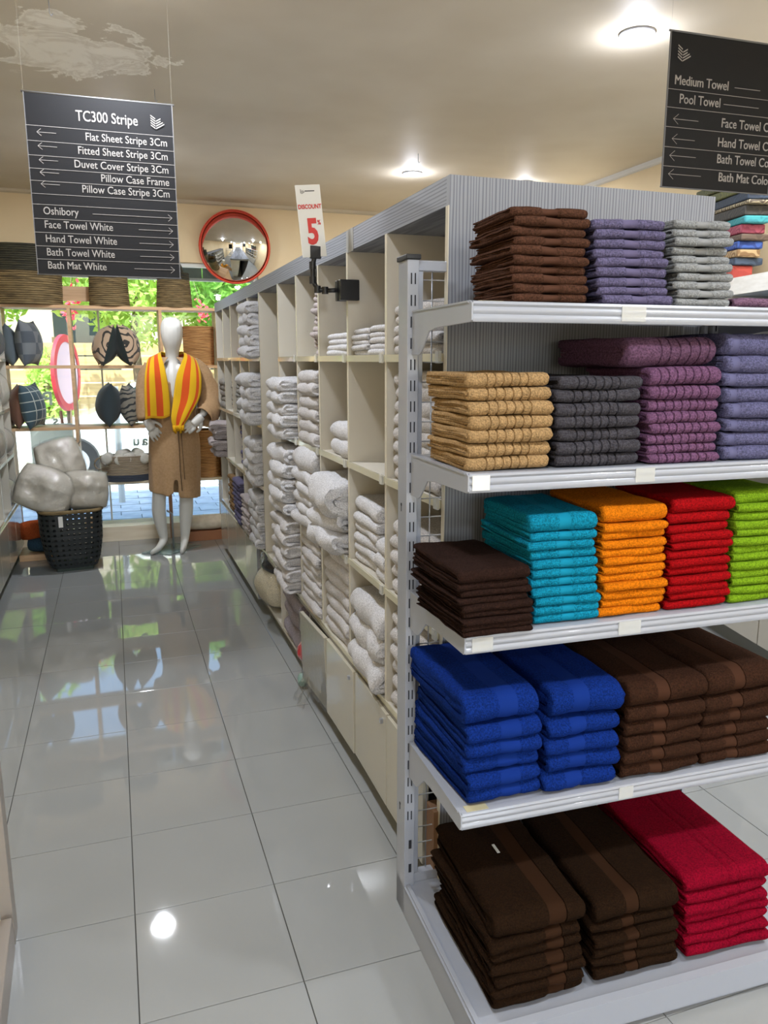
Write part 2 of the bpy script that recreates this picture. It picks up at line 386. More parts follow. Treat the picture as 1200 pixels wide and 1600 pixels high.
# ------------------------------------------------------------------ display rack (gondola)
GA = R(2.1)
GL = (.692, 1.819, 0)
rack = thing('display_rack', 'white slotted metal display rack stacked with coloured towels in the right foreground', 'rack', GL, (0, 0, -GA))
RF = Matrix.Translation(GL)@Matrix.Rotation(-GA, 4, 'Z')
GW = .93
wm = M['white_metal']
for a0 in (0, GW-.03):
    p = MB().box((a0, 0, 0), (a0+.03, .07, 1.80)).build('post', wm, rack, bevel=.002)
    bx('post_cap', (a0-.004, -.004, 1.80), (a0+.034, .074, 1.812), M['black_plastic'], p, .002)
    sl = MB(); z = .10
    for q in (.055, .135, .21): sl.box((a0+.013, -.0012, q), (a0+.021, .003, q+.026))
    z = .30
    while z < 1.76:
        for c in (.0085, .0185): sl.box((a0+c, -.0012, z), (a0+c+.003, .003, z+.026))
        z += .0515
    s_ = sl.build('slots', M['dark_slot'], p); s_['kind'] = 'stuff'
    kh = MB()
    for q in (.33, 1.19):
        kh.lathe([(.0045, 0), (.0045, .002)], 12); vs = kh.v[-24:]; kh.v[-24:] = [(a0-.0008 if v[2] < .001 else a0+.001, .04+v[0], q+v[1]) for v in vs]
        kh.box((a0-.0008, .0385, q-.018), (a0+.001, .0415, q))
    kh.build('keyhole', M['dark_slot'], p)
MB().box((.03, .012, 1.775), (GW-.03, .036, 1.80)).build('top_rail', wm, rack, bevel=.002)
MB().box((.03, .012, .09), (GW-.03, .036, .12)).build('bottom_rail', wm, rack, bevel=.002)
ms = MB(); z = .155
while z < 1.76: ms.tube([(.03, .026, z), (GW-.03, .026, z)], .0017, 6); z += .05
mesh_h = ms.build('mesh_panel', M['wire'], rack, True)
ms = MB(); x = .075
while x < GW-.04: ms.tube([(x, .0295, .12), (x, .0295, 1.775)], .0017, 6); x += .05
ms.build('mesh_panel', M['wire'], rack, True); 
for a0 in (.034, GW-.046): MB().box((a0, .015, .12), (a0+.012, .033, 1.775)).build('mesh_frame', wm, rack, bevel=.001)
SH = [1.678, 1.326, .966, .538]
yl = mat('old_tape', 'c9c09a', .3, alpha=.8)
def lip_profile(z0, yf, h=.042):
    p = [(yf+.02, z0), (yf+.004, z0)]
    for k in range(9):
        f = k/8; p.append((yf+(.0035 if k in (2, 5) else 0)+(.002 if k in (0, 8) else 0), z0-.001-(h-.002)*f))
    p += [(yf+.004, z0-h), (yf+.004, z0-.006), (yf+.02, z0-.006)]
    return p
for i, z0 in enumerate(SH):
    sh = MB().box((.022, -.345, z0-.006), (GW-.022, -.002, z0-.0005)).build('shelf', wm, rack)
    MB().prism(lip_profile(z0, -.366), 'x', .016, GW-.016).build('shelf_lip', wm, sh, 'auto')
    for a0 in (.012, GW-.016):
        poly = [(-.002, z0), (-.355, z0+.001), (-.366, z0-.004), (-.366, z0-.038), (-.36, z0-.042), (-.17, z0-.046), (-.12, z0-.052), (-.07, z0-.098), (-.055, z0-.105), (-.002, z0-.105)]
        br = MB().prism(poly, 'x', a0, a0+.004).build('bracket', wm, rack, bevel=.001)
        bx('bracket_fold', (a0-.002, -.35, z0-.003), (a0+.012, -.01, z0+.0008), wm, br)
    for (a0, a1, m_) in {0: [(.36, .42, M['clear'])], 1: [(.022, .062, M['paper']), (.42, .47, M['clear'])], 2: [(.03, .08, M['clear']), (.40, .46, M['clear'])], 3: [(.43, .47, M['clear'])]}[i]:
        bx('price_label', (a0, -.3675, z0-.036), (a1, -.3655, z0-.004), m_, sh)
    if i in (0, 3): bx('tape', (.03, -.36, z0), (.085, -.335, z0+.0006), yl, sh)
# base
b_ = MB().box((0, -.50, .083), (GW, .07, .09)).build('base_deck', wm, rack, bevel=.001)
MB().prism([(-.52, .09), (-.50, .094), (-.50, .083), (-.515, .02), (-.52, .02)], 'x', 0, GW).build('base_lip', wm, rack)
for a0 in (0, GW-.006): MB().box((a0, -.52, 0), (a0+.006, .07, .092)).build('base_side', wm, rack, bevel=.001)
bx('kick_plate', (.01, -.505, 0), (GW-.01, -.50, .083), wm, rack)
for a0 in (.006, ): bx('base_rib', (a0, -.50, .09), (a0+.012, .0, .097), wm, rack, .001)

def T(name, c, f=.82):
    c = shade(c, .84); return [terry('terry_'+name, c, f), weave('weave_'+name, shade(c, 1.0))]
mid = [(.40, .60, .0016)]
pin = [(.36, .366, .003), (.366, .50, .001), (.50, .506, .003)]
pinr = [(.60, .606, .003), (.606, .78, .001), (.78, .786, .003)]
def ribs(a, b, n): return [(a+(b-a)*k/(n-1), a+(b-a)*k/(n-1)+.012, .0035) for k in range(n)]
S1, S2, S3, S4 = SH
stack(RF, .115, .287, -.345, S1+.001, 1.868, 10, .22, T('cocoa', '5d3e30'), 'cocoa brown hand towel', 'leftmost stack on the rack top shelf', 'cocoa towels on the top rack shelf', bands=mid, seed=1, top=(-.004, 0, R(-1)), back=.98, lean=(-.006, 0))
stack(RF, .325, .497, -.345, S1+.001, 1.853, 9, .24, T('lilac', '746d90'), 'grey lilac hand towel', 'second stack on the rack top shelf', 'lilac towels on the top rack shelf', bands=mid, seed=2, back=.98, lean=(-.035, 0))
stack(RF, .517, .663, -.345, S1+.001, 1.862, 10, .22, T('pale_grey', 'a5a7a8', .9), 'pale grey hand towel', 'third stack on the rack top shelf', 'pale grey towels on the top rack shelf', bands=mid, seed=3, back=.9, lean=(-.03, 0))
stack(RF, .675, .90, -.34, S1+.001, S1+.022, 1, .25, T('mauve', '8e6c86'), 'mauve folded towel', 'beside the pale grey stack', 'single towels on the top rack shelf', seed=4)
stack(RF, .026, .221, -.345, S2+.001, 1.535, 7, .24, T('sand', 'bd9a6c', .88), 'sand coloured ribbed towel', 'leftmost stack, second rack shelf', 'sand towels on the second rack shelf', bands=ribs(.22, .72, 6), seed=5, rings=2, lean=(-.014, 0), amp=.003)
stack(RF, .234, .445, -.345, S2+.001, 1.525, 7, .26, T('charcoal', '514f55'), 'charcoal grey ribbed towel', 'between the sand and mauve stacks', 'charcoal towels on the second rack shelf', bands=ribs(.2, .7, 6), seed=6, lean=(-.008, 0), amp=.003)
stack(RF, .47, .66, -.345, S2+.001, 1.545, 8, .28, T('mauve_rib', '80597a'), 'mauve ribbed towel', 'third stack on second rack shelf', 'mauve towels on the second rack shelf', bands=ribs(.12, .8, 7), wts=[.8, .8, .9, .9, 1, 1, 1.2, 1.5], seed=7, lean=(-.02, 0), amp=.003)
stack(RF, .415, .65, -.335, 1.546, 1.612, 1, .30, T('mauve_dark', '77556f'), 'thick mauve towel', 'crowning the mauve ribbed stack', 'mauve towels on the second rack shelf', bands=ribs(.35, .9, 6), seed=8, yaw=R(1.5), amp=.004)
stack(RF, .675, .89, -.345, S2+.001, 1.622, 8, .28, T('periwinkle', '6f6e93'), 'dusty lavender towel', 'rightmost stack, second rack shelf', 'lavender towels on the second rack shelf', bands=[(.07, .16, .0015)], wts=[.9, .9, .9, 1, 1, .9, 1.1, 1.4], seed=9, lean=(-.02, 0), amp=.003)
stack(RF, .004, .175, -.385, S3+.001, 1.118, 9, .27, T('espresso', '33221c'), 'espresso brown towel', 'low leftmost stack, third rack shelf', 'espresso towels on the third rack shelf', seed=10, yaw=R(3), wts=[.8, .8, .8, .8, .9, .9, .9, 1, 1.6], lean=(-.012, .01), amp=.003, back=1.05)
stack(RF, .19, .358, -.345, S3+.001, 1.222, 11, .27, T('turquoise', '1795b8'), 'turquoise blue towel', 'second stack on third rack shelf', 'turquoise towels on the third rack shelf', bands=[(.42, .6, .0012)], seed=11, wts=[1]*10+[1.9], lean=(-.02, .0), amp=.003, back=1.0)
stack(RF, .366, .538, -.345, S3+.001, 1.232, 12, .26, T('orange', 'ee8213', .9), 'bright orange towel', 'middle stack on third rack shelf', 'orange towels on the third rack shelf', seed=12, wts=[1]*11+[2.0], lean=(-.006, 0), amp=.003, back=1.0)
stack(RF, .551, .724, -.345, S3+.001, 1.240, 12, .26, T('red', 'b01016', .85), 'bright red towel', 'fourth stack on third rack shelf', 'red towels on the third rack shelf', seed=13, wts=[1]*10+[1.3, 1.7], lean=(-.01, 0), amp=.003, back=1.0)
stack(RF, .735, .905, -.345, S3+.001, 1.250, 13, .26, T('lime', '84ac22', .88), 'lime green towel', 'rightmost stack on third rack shelf', 'lime towels on the third rack shelf', seed=14, wts=[1]*12+[1.6], lean=(-.006, 0), amp=.003, back=1.0)
blue = T('royal_blue', '15358a')
stack(RF, .036, .226, -.352, S4+.001, .812, 6, .34, blue, 'royal blue bath towel', 'left blue stack on fourth rack shelf', 'royal blue towels, left stack', bands=[(.44, .448, .0025), (.70, .708, .0025), (.448, .70, .0008)], seed=15, wts=[.95, .95, .9, .95, 1, 1.6], lean=(-.012, -.008), amp=.004, back=1.12, yaw=R(2))
stack(RF, .236, .428, -.352, S4+.001, .802, 5, .34, blue, 'royal blue bath towel', 'right blue stack on fourth rack shelf', 'royal blue towels, right stack', bands=[(.30, .308, .0025), (.52, .528, .0025), (.308, .52, .0008)], seed=16, wts=[1, 1, .9, 1, 1.6], lean=(.008, -.008), amp=.004, back=1.05)
brown = T('chestnut', '41291d'); brown[1] = weave('weave_chestnut2', '3e271b')
stack(RF, .448, .672, -.352, S4+.001, .790, 6, .35, brown, 'chestnut brown bath towel', 'left brown stack on fourth rack shelf', 'chestnut towels, left stack', bands=pin, seed=17, wts=[.9, .9, .95, .95, 1, 1.5], lean=(.01, -.005), amp=.004, back=1.02)
stack(RF, .678, .90, -.352, S4+.001, .792, 6, .35, brown, 'chestnut brown bath towel', 'right brown stack on fourth rack shelf', 'chestnut towels, right stack', bands=pin, seed=18, wts=[.8, .8, .9, .95, 1, 1.6], amp=.004, back=1.02)
dark = T('dark_coffee', '2c1c10'); dark[1] = weave('weave_coffee2', '2e1c10')
stack(RF, .058, .288, -.485, .10, .328, 7, .38, dark, 'dark coffee bath towel', 'left brown stack on the rack base', 'coffee towels, left stack on the base', bands=pinr, seed=19, wts=[1, .8, .8, .9, .9, 1, 1.8], lean=(-.006, .03), amp=.005, back=1.0)
stack(RF, .318, .55, -.475, .10, .30, 6, .40, dark, 'dark coffee bath towel', 'right brown stack on the rack base', 'coffee towels, right stack on the base', bands=pin, seed=20, wts=[1, .8, .8, .9, .9, 1.9], lean=(.006, .025), amp=.005, back=1.0)
stack(RF, .585, .83, -.475, .10, .31, 7, .42, T('crimson', '960a28', .85), 'crimson red bath towel', 'red stack on the rack base', 'crimson towels on the rack base', bands=[(.5, .508, .002), (.64, .648, .002)], seed=21, wts=[.9, .9, .8, .8, .9, 1, 1.6], lean=(-.006, .025), amp=.005, back=1.02)
tg = bx('care_tag', (.165, -.25, .332), (.172, -.215, .3335), M['paper']); tg.parent = rack; tg['label'] = 'small white care tag on a dark towel'

# ------------------------------------------------------------------ cubby shelving down the aisle
XF = .80; XB = 1.595; XM = 1.197
YD = [1.838, 2.2846, 2.6976, 3.109, 3.508, 3.918, 4.447, 4.834, 5.194, 5.564, 5.953, 6.357]
ROW = [1.575, 1.195, .83, .44]
T_ = .018
cab = M['cab']; edge = M['cab_edge']
def divider(parent, y, z0, z1, name='divider'):
    z0 = ROW[3] if y < 4.5 else z0
    d = bx(name, (XF+.001, y-T_/2, z0), (XM, y+T_/2, z1), cab, parent)
    bx('divider_edge', (XF-.001, y-T_/2, z0), (XF+.001, y+T_/2, z1), edge, d)
def unit(label, ya, yb, ys, bays, near):
    u = thing('shelving_unit', label, 'shelving', (0, 0, 0))
    if near:
        g = bx('end_panel', (XF, ya-.018, 0), (XB, ya, 2.0), M['lam_v'], u)
        bx('end_panel_edge', (XF-.002, ya-.018, .09), (XF, ya, 1.93), edge, g)
    bx('top_panel', (XF, ya, 1.93), (XB, yb, 2.0), M['lam_h'], u)
    bx('back_panel', (XM, ya, .09), (XM+.012, yb, 1.93), cab, u)
    bx('rear_panel', (XB-.015, ya, 0), (XB, yb, 1.93), M['lam_v'], u)
    bx('plinth', (XF+.045, ya, 0), (XB-.02, yb, .085), M['plinth'], u)
    bx('bottom_board', (XF+.01, ya, .085), (XM, yb, .103), cab, u)
    dk = bx('deck', (XF, ya, ROW[3]-.018), (XM, yb, ROW[3]), cab, u)
    bx('deck_edge', (XF-.003, ya, ROW[3]-.019), (XF, yb, ROW[3]+.001), M['strip'], dk)
    bx('deck_rail', (XF-.008, ya, ROW[3]-.027), (XF-.002, yb, ROW[3]-.02), mat('rail_dark', '6e675a', .5), dk)
    for y in ys: divider(u, y, .10, 1.93)
    for y in ((2.226, 2.60, 2.985, 3.37, 4.04) if near else (4.663,)): bx('lower_divider', (XF+.003, y-.008, .103), (XM, y+.008, ROW[3]-.018), cab, u)
    for r in range(3):
        for (y0, y1) in bays:
            s_ = bx('shelf', (XF+.002, y0+T_/2, ROW[r]-.018), (XM, y1-T_/2, ROW[r]), cab, u)
            bx('shelf_edge', (XF-.006, y0+T_/2-.004, ROW[r]-.02), (XF+.002, y1-T_/2+.004, ROW[r]+.002), M['strip'], s_)
            if r < 3 and y0 < 4:
                h = MB().box((XF-.014, y0+.004, ROW[r]-.023), (XF-.006, y0+.028, ROW[r]+.008)).build('label_holder', M['clear'], s_, bevel=.001)
    return u
nb = [(YD[i], YD[i+1]) for i in range(5)]
fb = [(YD[i], YD[i+1]) for i in range(6, 11)]
U1 = unit('long beige cubby shelving with grey striped end panel beside the metal rack', 1.838, 4.10, YD[1:6], nb, True)
U2 = unit('far beige cubby shelving running on towards the shop window', 4.10, 6.40, YD[6:], fb, False)
# joint tape on the fascia
bx('tape', (XF-.0015, 2.62, 1.925), (XF, 2.70, 2.0), mat('tape_grey', '8f8f8b', .5), U1)
# doors
def door(parent, y0, y1, rotz=0, name='door', m=None, dx=0):
    o = MB().box((0, 0, 0), (.018, y1-y0-.006, .33)).build(name, m or M['door'], parent, bevel=.001)
    o.location = (XF-.019+dx, y0+.003, .085); o.rotation_euler = (0, 0, rotz); return o
door(U1, 1.90, 2.226)
bx('chipboard', (XF-.015, YD[0]-.01, .02), (XF+.02, YD[0]+.05, .30), mat('chipboard', '8c6a4f', .9), U1)
door(U1, 2.226, 2.60, R(-.8)); door(U1, 2.60, 2.985, R(.6))
dd = door(U1, 2.985, 3.37, 0); dd.rotation_euler = (0, R(-2), R(2.5)); dd['label'] = 'loose door still wrapped in protective film'
MB().box((-.0015, 0, -.02), (0, .40, .335)).build('protective_film', M['film'], dd)
for q in (2.26, 2.64): bx('knob', (XF-.028, q, .37), (XF-.018, q+.012, .385), M['wire'], U1)
for i in range(4): door(U2, 4.67+.43*i, 4.67+.43*(i+1))
MB().box((XF-.02, 4.655, .085), (XF+.0, 4.672, .42)).build('door_frame', M['wire'], U2)
# towels in the cubbies
CF = Matrix.Rotation(-math.pi/2, 4, 'Z')
whites = [[terry('terry_white_a', 'bebcbd', .93, .08, 300), weave('weave_white', 'cfccca')], [terry('terry_white_b', 'c8c8cc', .93, .08, 300), weave('weave_white2', 'cfccca')],
          [terry('terry_white_c', 'b0a7a7', .92, .08, 300), weave('weave_white3', 'bab0ae')]]
ROWN = ['top row', 'second row', 'third row', 'lowest row']
BAYN = ['first', 'second', 'third', 'fourth', 'fifth', 'sixth', 'seventh', 'eighth', 'ninth', 'tenth', 'eleventh']
sd = [40]
def cubby(bay, row, n, h, y0=None, y1=None, x=.81, depth=.30, m=0, what='white towel', plump=.5, amp=.006, jit=.006, wts=None, extra='', squash=1.0, lean=(0, 0), top=None, rings=2):
    sd[0] += 1
    ya = YD[bay]+.035 if y0 is None else y0; yb = YD[bay+1]-.035 if y1 is None else y1
    z = ROW[row] if row < 4 else .104
    nm = ['nearest', 'second', 'third', 'fourth', 'fifth', 'sixth', 'seventh', 'eighth', 'ninth', 'tenth', 'farthest'][bay]
    rn = ROWN[row] if row < 4 else 'floor level compartment'
    return stack(CF, -yb, -ya, x, z+.001, z+h, n, depth, whites[m] if isinstance(m, int) else m, what, f'{extra}{rn}, {nm} aisle cubby' , f'{what}s in the {rn}, {nm} cubby{" "+extra if extra else ""}', seed=sd[0], plump=plump, amp=amp, jit=jit, wts=wts, squash=squash, lean=lean, top=top, rings=rings, variants=2)
cubby(0, 0, 5, .145, amp=.003); cubby(0, 1, 8, .33, amp=.004); cubby(0, 2, 5, .24); cubby(0, 3, 6, .33)
cubby(1, 0, 5, .095, YD[1]+.03, YD[1]+.205, m=1, amp=.002, plump=.1, extra='near stack in '); cubby(1, 0, 5, .09, YD[1]+.21, YD[1]+.385, m=1, amp=.002, plump=.1, extra='far stack in ')
cubby(1, 2, 6, .245, YD[1]+.12, YD[2]-.03, amp=.003, plump=.1, wts=[1, 1, 1, 1, 1, 1.5], m=1); cubby(1, 2, 3, .145, YD[1]+.015, YD[1]+.115, extra='small stack in ', x=.805, m=1)
cubby(1, 3, 3, .29, YD[1]+.03, YD[2]-.02, x=.79, depth=.36, wts=[1, 1.1, 1.1], m=1, jit=.012, amp=.01)
cubby(2, 0, 4, .085, YD[2]+.02, YD[3]-.09, m=1, amp=.003, plump=.2, jit=.008)
cubby(2, 1, 2, .125, YD[2]+.02, YD[3]-.11, m=1)
cubby(2, 2, 3, .28, x=.74, depth=.34, m=1, wts=[.8, .8, 1.5], jit=.014, amp=.016); cubby(2, 3, 7, .36, x=.80, m=0, wts=[1, 1, 1, 1, 1, 1, .8])
cubby(3, 0, 12, .29, YD[3]+.01, YD[3]+.15, m=2, what='rumpled white cloth', amp=.010, jit=.012, plump=.2, x=.82, depth=.22)
cubby(3, 1, 6, .32, x=.79); cubby(3, 2, 6, .345, x=.755, m=1, wts=[.8, .8, .8, .8, .9, 1.6], jit=.01); cubby(3, 3, 8, .365, x=.79, m=0)
cubby(4, 0, 5, .13, YD[4]+.01, YD[4]+.14, m=2, what='rumpled white cloth', amp=.01, jit=.01, x=.83, depth=.2)
cubby(4, 1, 5, .28, x=.72, depth=.36, m=1, amp=.01); cubby(4, 2, 5, .32, x=.72, depth=.36, m=1, amp=.011, wts=[.9, .9, 1, 1, 1.2]); cubby(4, 3, 6, .365, x=.73, depth=.36, m=0, amp=.009)
cubby(6, 0, 5, .31, x=.735, depth=.36, m=1, amp=.01); cubby(6, 1, 4, .285, x=.72, depth=.36, m=1, amp=.01); cubby(6, 2, 4, .27, x=.745, depth=.36, m=1, amp=.01); cubby(6, 3, 6, .33, x=.76, depth=.34, m=1, amp=.009)
gr = [terry('terry_stone', '8f8c86', .9), weave('weave_stone', '8f8c86')]; lav = T('lavender_far', '7b7694'); tan = T('tan_far', 'a5835f')
cubby(7, 1, 9, .25, m=gr, what='stone grey face towel', amp=.004); cubby(7, 3, 8, .24, x=.77, m=2, what='off white face towel', amp=.004)
cubby(8, 1, 9, .25, m=gr, what='stone grey face towel', amp=.004, x=.82); cubby(8, 2, 8, .28, m=lav, what='faded lavender face towel', amp=.004, x=.84); cubby(8, 3, 9, .30, x=.77, m=lav, what='lavender face towel', amp=.004)
cubby(9, 1, 7, .22, m=gr, what='stone grey face towel', amp=.004, x=.84); cubby(9, 2, 6, .22, m=gr, what='stone grey face towel', x=.86); cubby(9, 3, 8, .27, x=.79, m=tan, what='tan face towel', amp=.004)
cubby(10, 1, 5, .22, m=gr, what='stone grey towel', x=.80, amp=.006); cubby(10, 2, 6, .26, x=.71, m=2, what='off white rumpled towel', amp=.012, jit=.015, depth=.34)
cubby(4, 4, 3, .29, 3.55, 3.98, x=.80, m=[terry('terry_dusk', '968f95', .9), weave('weave_dusk', '968f95')], what='dusty grey towel', depth=.3)
# blobs and bags
def pillow_mesh(w, h, t, seed=0, n=18, pinch=.32, amp=.01, power=.5, rnd=0):
    vs = []; fs = []
    def pos(i, j, s):
        a = -1+2*i/n; b = -1+2*j/n
        ed = (1-a*a)*(1-b*b); th = (max(ed, 0)**power)*t/2*s
        sh = 1-pinch*.16*(1-abs(a)**2)*0-pinch*.12*((1-b*b))
        x = a*w/2*(1-pinch*.18*(1-b*b)*abs(a)); z = b*h/2*(1-pinch*.18*(1-a*a)*abs(b))
        x *= math.sqrt(1-rnd*b*b/2); z *= math.sqrt(1-rnd*a*a/2)
        q = noise.noise(Vector((x*7+seed*5.1, z*7, s*2)))*amp*(ed**.5)
        q += noise.noise(Vector((x*24+seed*5.1, z*24, s*2)))*amp*.35*(ed**.5)
        return Vector((x, th+q*s if s > 0 else th+q*s, z))
    for s in (1, -1):
        o = len(vs)
        for i in range(n+1):
            for j in range(n+1): vs.append(pos(i, j, s))
        for i in range(n):
            for j in range(n):
                q = (o+i*(n+1)+j, o+(i+1)*(n+1)+j, o+(i+1)*(n+1)+j+1, o+i*(n+1)+j+1); fs.append(q if s < 0 else q[::-1])
    mb = MB().add(vs, fs); me = bpy.data.meshes.new('pillow'); me.from_pydata(mb.v, [], mb.f)
    bm = bmesh.new(); bm.from_mesh(me); bmesh.ops.remove_doubles(bm, verts=bm.verts[:], dist=.0004); bmesh.ops.recalc_face_normals(bm, faces=bm.faces[:]); bm.to_mesh(me); bm.free(); me.shade_smooth(); return me
def blob(name, size, m, loc, rot=(0, 0, 0), seed=0, amp=.02, parent=None, pw=.45):
    me = pillow_mesh(size[0], size[2], size[1], seed, 20, .05, amp, pw, .5); me.materials.append(m)
    o = link_obj(name, me, parent); o.location = loc; o.rotation_euler = rot; return o
cream = terry('terry_cream', 'd6cfb8', .93); bagm = mat('black_bag', '202126', .25, coat=.5); bump(bagm, 30, 1, .01)
def film_shell(o, name='plastic_wrap', s=1.06):
    f = link_obj(name, o.data.copy(), o); f.data.materials.clear(); f.data.materials.append(M['film']); f.scale = (s, s, s)
    for v in f.data.vertices: v.co += v.normal*.006*noise.noise(v.co*30)
    return f
w_ = blob('wrapped_bundle', (.38, .26, .25), cream, (.86, 4.44, .235), (0, R(4), R(90)), 3, .02); film_shell(w_); tag(w_, 'cream textile bundle wrapped in clear plastic in the open floor compartment', 'bundle')
w_ = blob('plastic_bag', (.3, .2, .11), bagm, (.86, 4.42, .385), (0, R(-6), R(90)), 5, .03); tag(w_, 'glossy black plastic bag on the cream wrapped bundle', 'bag')
redp = mat('red_wrap', 'b3242b', .2, coat=.8); bump(redp, 25, .8, .01)
w_ = blob('packet', (.20, .12, .10), redp, (.83, 3.50, .155), (R(0), 0, R(90)), 7, .02); tag(w_, 'crinkled red plastic packet by the loose door', 'packet')
gp = mat('green_wrap', '7d9a90', .15, coat=.8); bump(gp, 25, 1, .01)
w_ = blob('packet', (.10, .06, .06), gp, (.79, 3.46, .04), (R(60), 0, R(70)), 8, .02); tag(w_, 'small green plastic packet on the floor under the red one', 'packet')
# curled plastic scrap at the loose door
fm = MB(); n = 8
pts = [[(.775-.06*i/n+.015*math.sin(j*1.7), 3.20+.16*j/n, .13-.13*(i/n)+.01*math.sin(i*2+j)) for j in range(n+1)] for i in range(n+1)]
fm.add([p for r_ in pts for p in r_], [(i*(n+1)+j, (i+1)*(n+1)+j, (i+1)*(n+1)+j+1, i*(n+1)+j+1) for i in range(n) for j in range(n)])
o = fm.build('plastic_scrap', M['film'], None, True); tag(o, 'torn clear plastic scrap curling off the loose door', 'plastic scrap')
bkm = M['black_plastic']
o = MB().box((.83, 5.62, 1.577), (.93, 5.72, 1.70)).build('box', bkm, bevel=.004); tag(o, 'small black box alone in the far top cubby', 'box')
o = blob('cloth', (.14, .1, .09), terry('terry_rose', 'a98a8e'), (.87, 5.42, 1.62), (0, 0, R(90)), 9, .02); tag(o, 'dusty rose cloth in a far top cubby', 'cloth')
# ------------------------------------------------------------------ discount card on its clamp
cl = thing('card_clamp', 'black jointed clamp gripping a cubby divider and holding the discount card', 'clamp', (XF, 2.6976, 1.80))
MB().box((-.035, -.012, -.035), (.035, .012, .035)).build('jaw', bkm, cl, bevel=.003, loc=(.0, -.022, 0), rot=(0, 0, 0))
MB().box((-.035, -.012, -.035), (.035, .012, .035)).build('jaw', bkm, cl, bevel=.003, loc=(.0, .022, 0))
MB().tube([(-.035, 0, 0), (-.075, .02, .0)], .008, 10).build('arm', bkm, cl, True)
for k_, (p, q) in enumerate([((-.075, .02, 0), (-.10, .03, .004)), ((-.10, .03, .004), (-.115, .035, .035)), ((-.115, .035, .035), (-.115, .035, .085)), ((-.115, .035, .085), (-.108, .03, .115))]):
    a = MB().tube([p, q], .0085, 10); 
    a.lathe([(.012, -.012), (.012, .012)], 12, p); a.build('arm_joint', bkm, cl, 'auto')
MB().box((-.02, -.006, -.022), (.02, .006, .022)).build('grip', bkm, cl, bevel=.003, loc=(-.106, .028, .128))
card = thing('discount_card', 'white upright card reading discount 5 percent in red', 'sign', (XF-.109, 2.722, 1.912), (0, R(-5.5), R(-2)))
bx('board', (-.043, -.0015, .0), (.043, .0015, .235), M['paper'], card, .001)
red = mat('print_red', 'c8352f', .6); blk = mat('print_black', '2c2c2e', .6)
text('word', 'DISCOUNT', .020, red, card, (0, -.0025, .158), bold=.0006, align='CENTER', sx=.80)
text('numeral', '5', .115, red, card, (.002, -.0025, .045), bold=.004, align='CENTER', sx=.72)
text('percent_mark', '%', .022, red, card, (.021, -.0025, .105), bold=.0005, sx=.8)
bx('small_print', (-.012, -.0023, .2135), (.022, -.0015, .2165), blk, card)
def logo(parent, x, z, s, m, y=-.004):
    mb = MB()
    for i in range(5):
        zz = z-s*.17*i
        w0 = .36*s
        # left column leans down to the middle, right column leans up to the right
        mb.add([(x-w0, y, zz+.22*s), (x-w0, y, zz+.30*s), (x-.02*s, y, zz+.08*s), (x-.02*s, y, zz)], [(0, 1, 2, 3)])
        if i > 0:
            w1 = (.36 if i < 3 else .52+.1*(i-3))*s; k = .55
            mb.add([(x+.02*s, y, zz), (x+.02*s, y, zz+.08*s), (x+w1, y, zz+.08*s+w1*k), (x+w1, y, zz+w1*k)], [(0, 1, 2, 3)])
    return mb.build('logo', m, parent)
logo(card, -.022, .217, .016, blk, -.0022)

# ------------------------------------------------------------------ hanging signs
nylon = mat('nylon', 'b7b1a2', .3, alpha=.25)
signm = mat('sign_board', '1b1b1d', .6, spec=.2); inkm = mat('sign_ink', '9c9894', .7, spec=.1); framem = mat('sign_frame', '6b6b6c', .5)
def sign(label, loc, rot, w, h, mir=False):
    s_ = thing('hanging_sign', label, 'sign', loc, rot)
    bx('board', (0, 0, -h), (w, .005, 0), signm, s_)
    MB().tube([(-.008, .0025, .001), (w+.008, .0025, .001)], .004, 8).build('hanging_rod', framem, s_, True)
    MB().tube([(-.004, .0025, -h), (w+.004, .0025, -h)], .003, 8).build('bottom_rod', framem, s_, True)
    for x in (0, w): bx('edge_trim', (x-.0015, -.001, -h), (x+.0015, .006, 0), framem, s_)
    for x in (.0, w): MB().tube([(x, .0025, .002), (x, .0025, HC-loc[2]-.0)], .0004, 5).build('string', nylon, s_)
    return s_
def rule(s_, z, w, t=.0016, x0=0): bx('rule', (x0, -.0012, z-t/2), (w, 0, z+t/2), inkm, s_)
def arrow(s_, x0, x1, z, left, w=.0017, hd=.0125):
    mb = MB().box((x0, -.0015, z-w/2), (x1, -.0004, z+w/2))
    tip = x0 if left else x1; sg = 1 if left else -1
    for q in (1, -1):
        mb.add([(tip, -.0015, z-w*.6), (tip, -.0015, z+w*.6), (tip+sg*hd*1.25, -.0015, z+q*hd+w*.6), (tip+sg*hd*1.25, -.0015, z+q*hd-w*.6)], [(0, 1, 2, 3)])
    mb.build('arrow', inkm, s_)
YS = 3.4
WL, HL = .537, .656
sl_ = sign('dark hanging sign on the left reading TC300 Stripe', (-.247, YS, 2.546), (0, 0, R(-1.5)), WL, HL)
k = HL/715.0      # rows measured down the sign, in the photograph's crop units along its left edge
rows = [126, 185, 241, 292, 340, 391, 433, 490, 545, 600, 653]
for r_ in rows: rule(sl_, -r_*k, WL)
text('lettering', 'TC300 Stripe', .054, inkm, sl_, (.178, -.001, -.086), bold=.0004, sx=.77)
logo(sl_, .472, -.058, .052, inkm)
for body, z, x in (('Flat Sheet Stripe 3Cm', -.150, 0), ('Fitted Sheet Stripe 3Cm', -.201, 0), ('Duvet Cover Stripe 3Cm', -.251, 0), ('Pillow Case Frame', -.297, 0), ('Pillow Case Stripe 3Cm', -.341, 0)):
    text('lettering', body, .040, inkm, sl_, (WL-.024, -.001, z-.004), bold=.0002, align='RIGHT', sx=.86)
for z in (-.138, -.187, -.237, -.281, -.323): arrow(sl_, .036, .104, z, True)
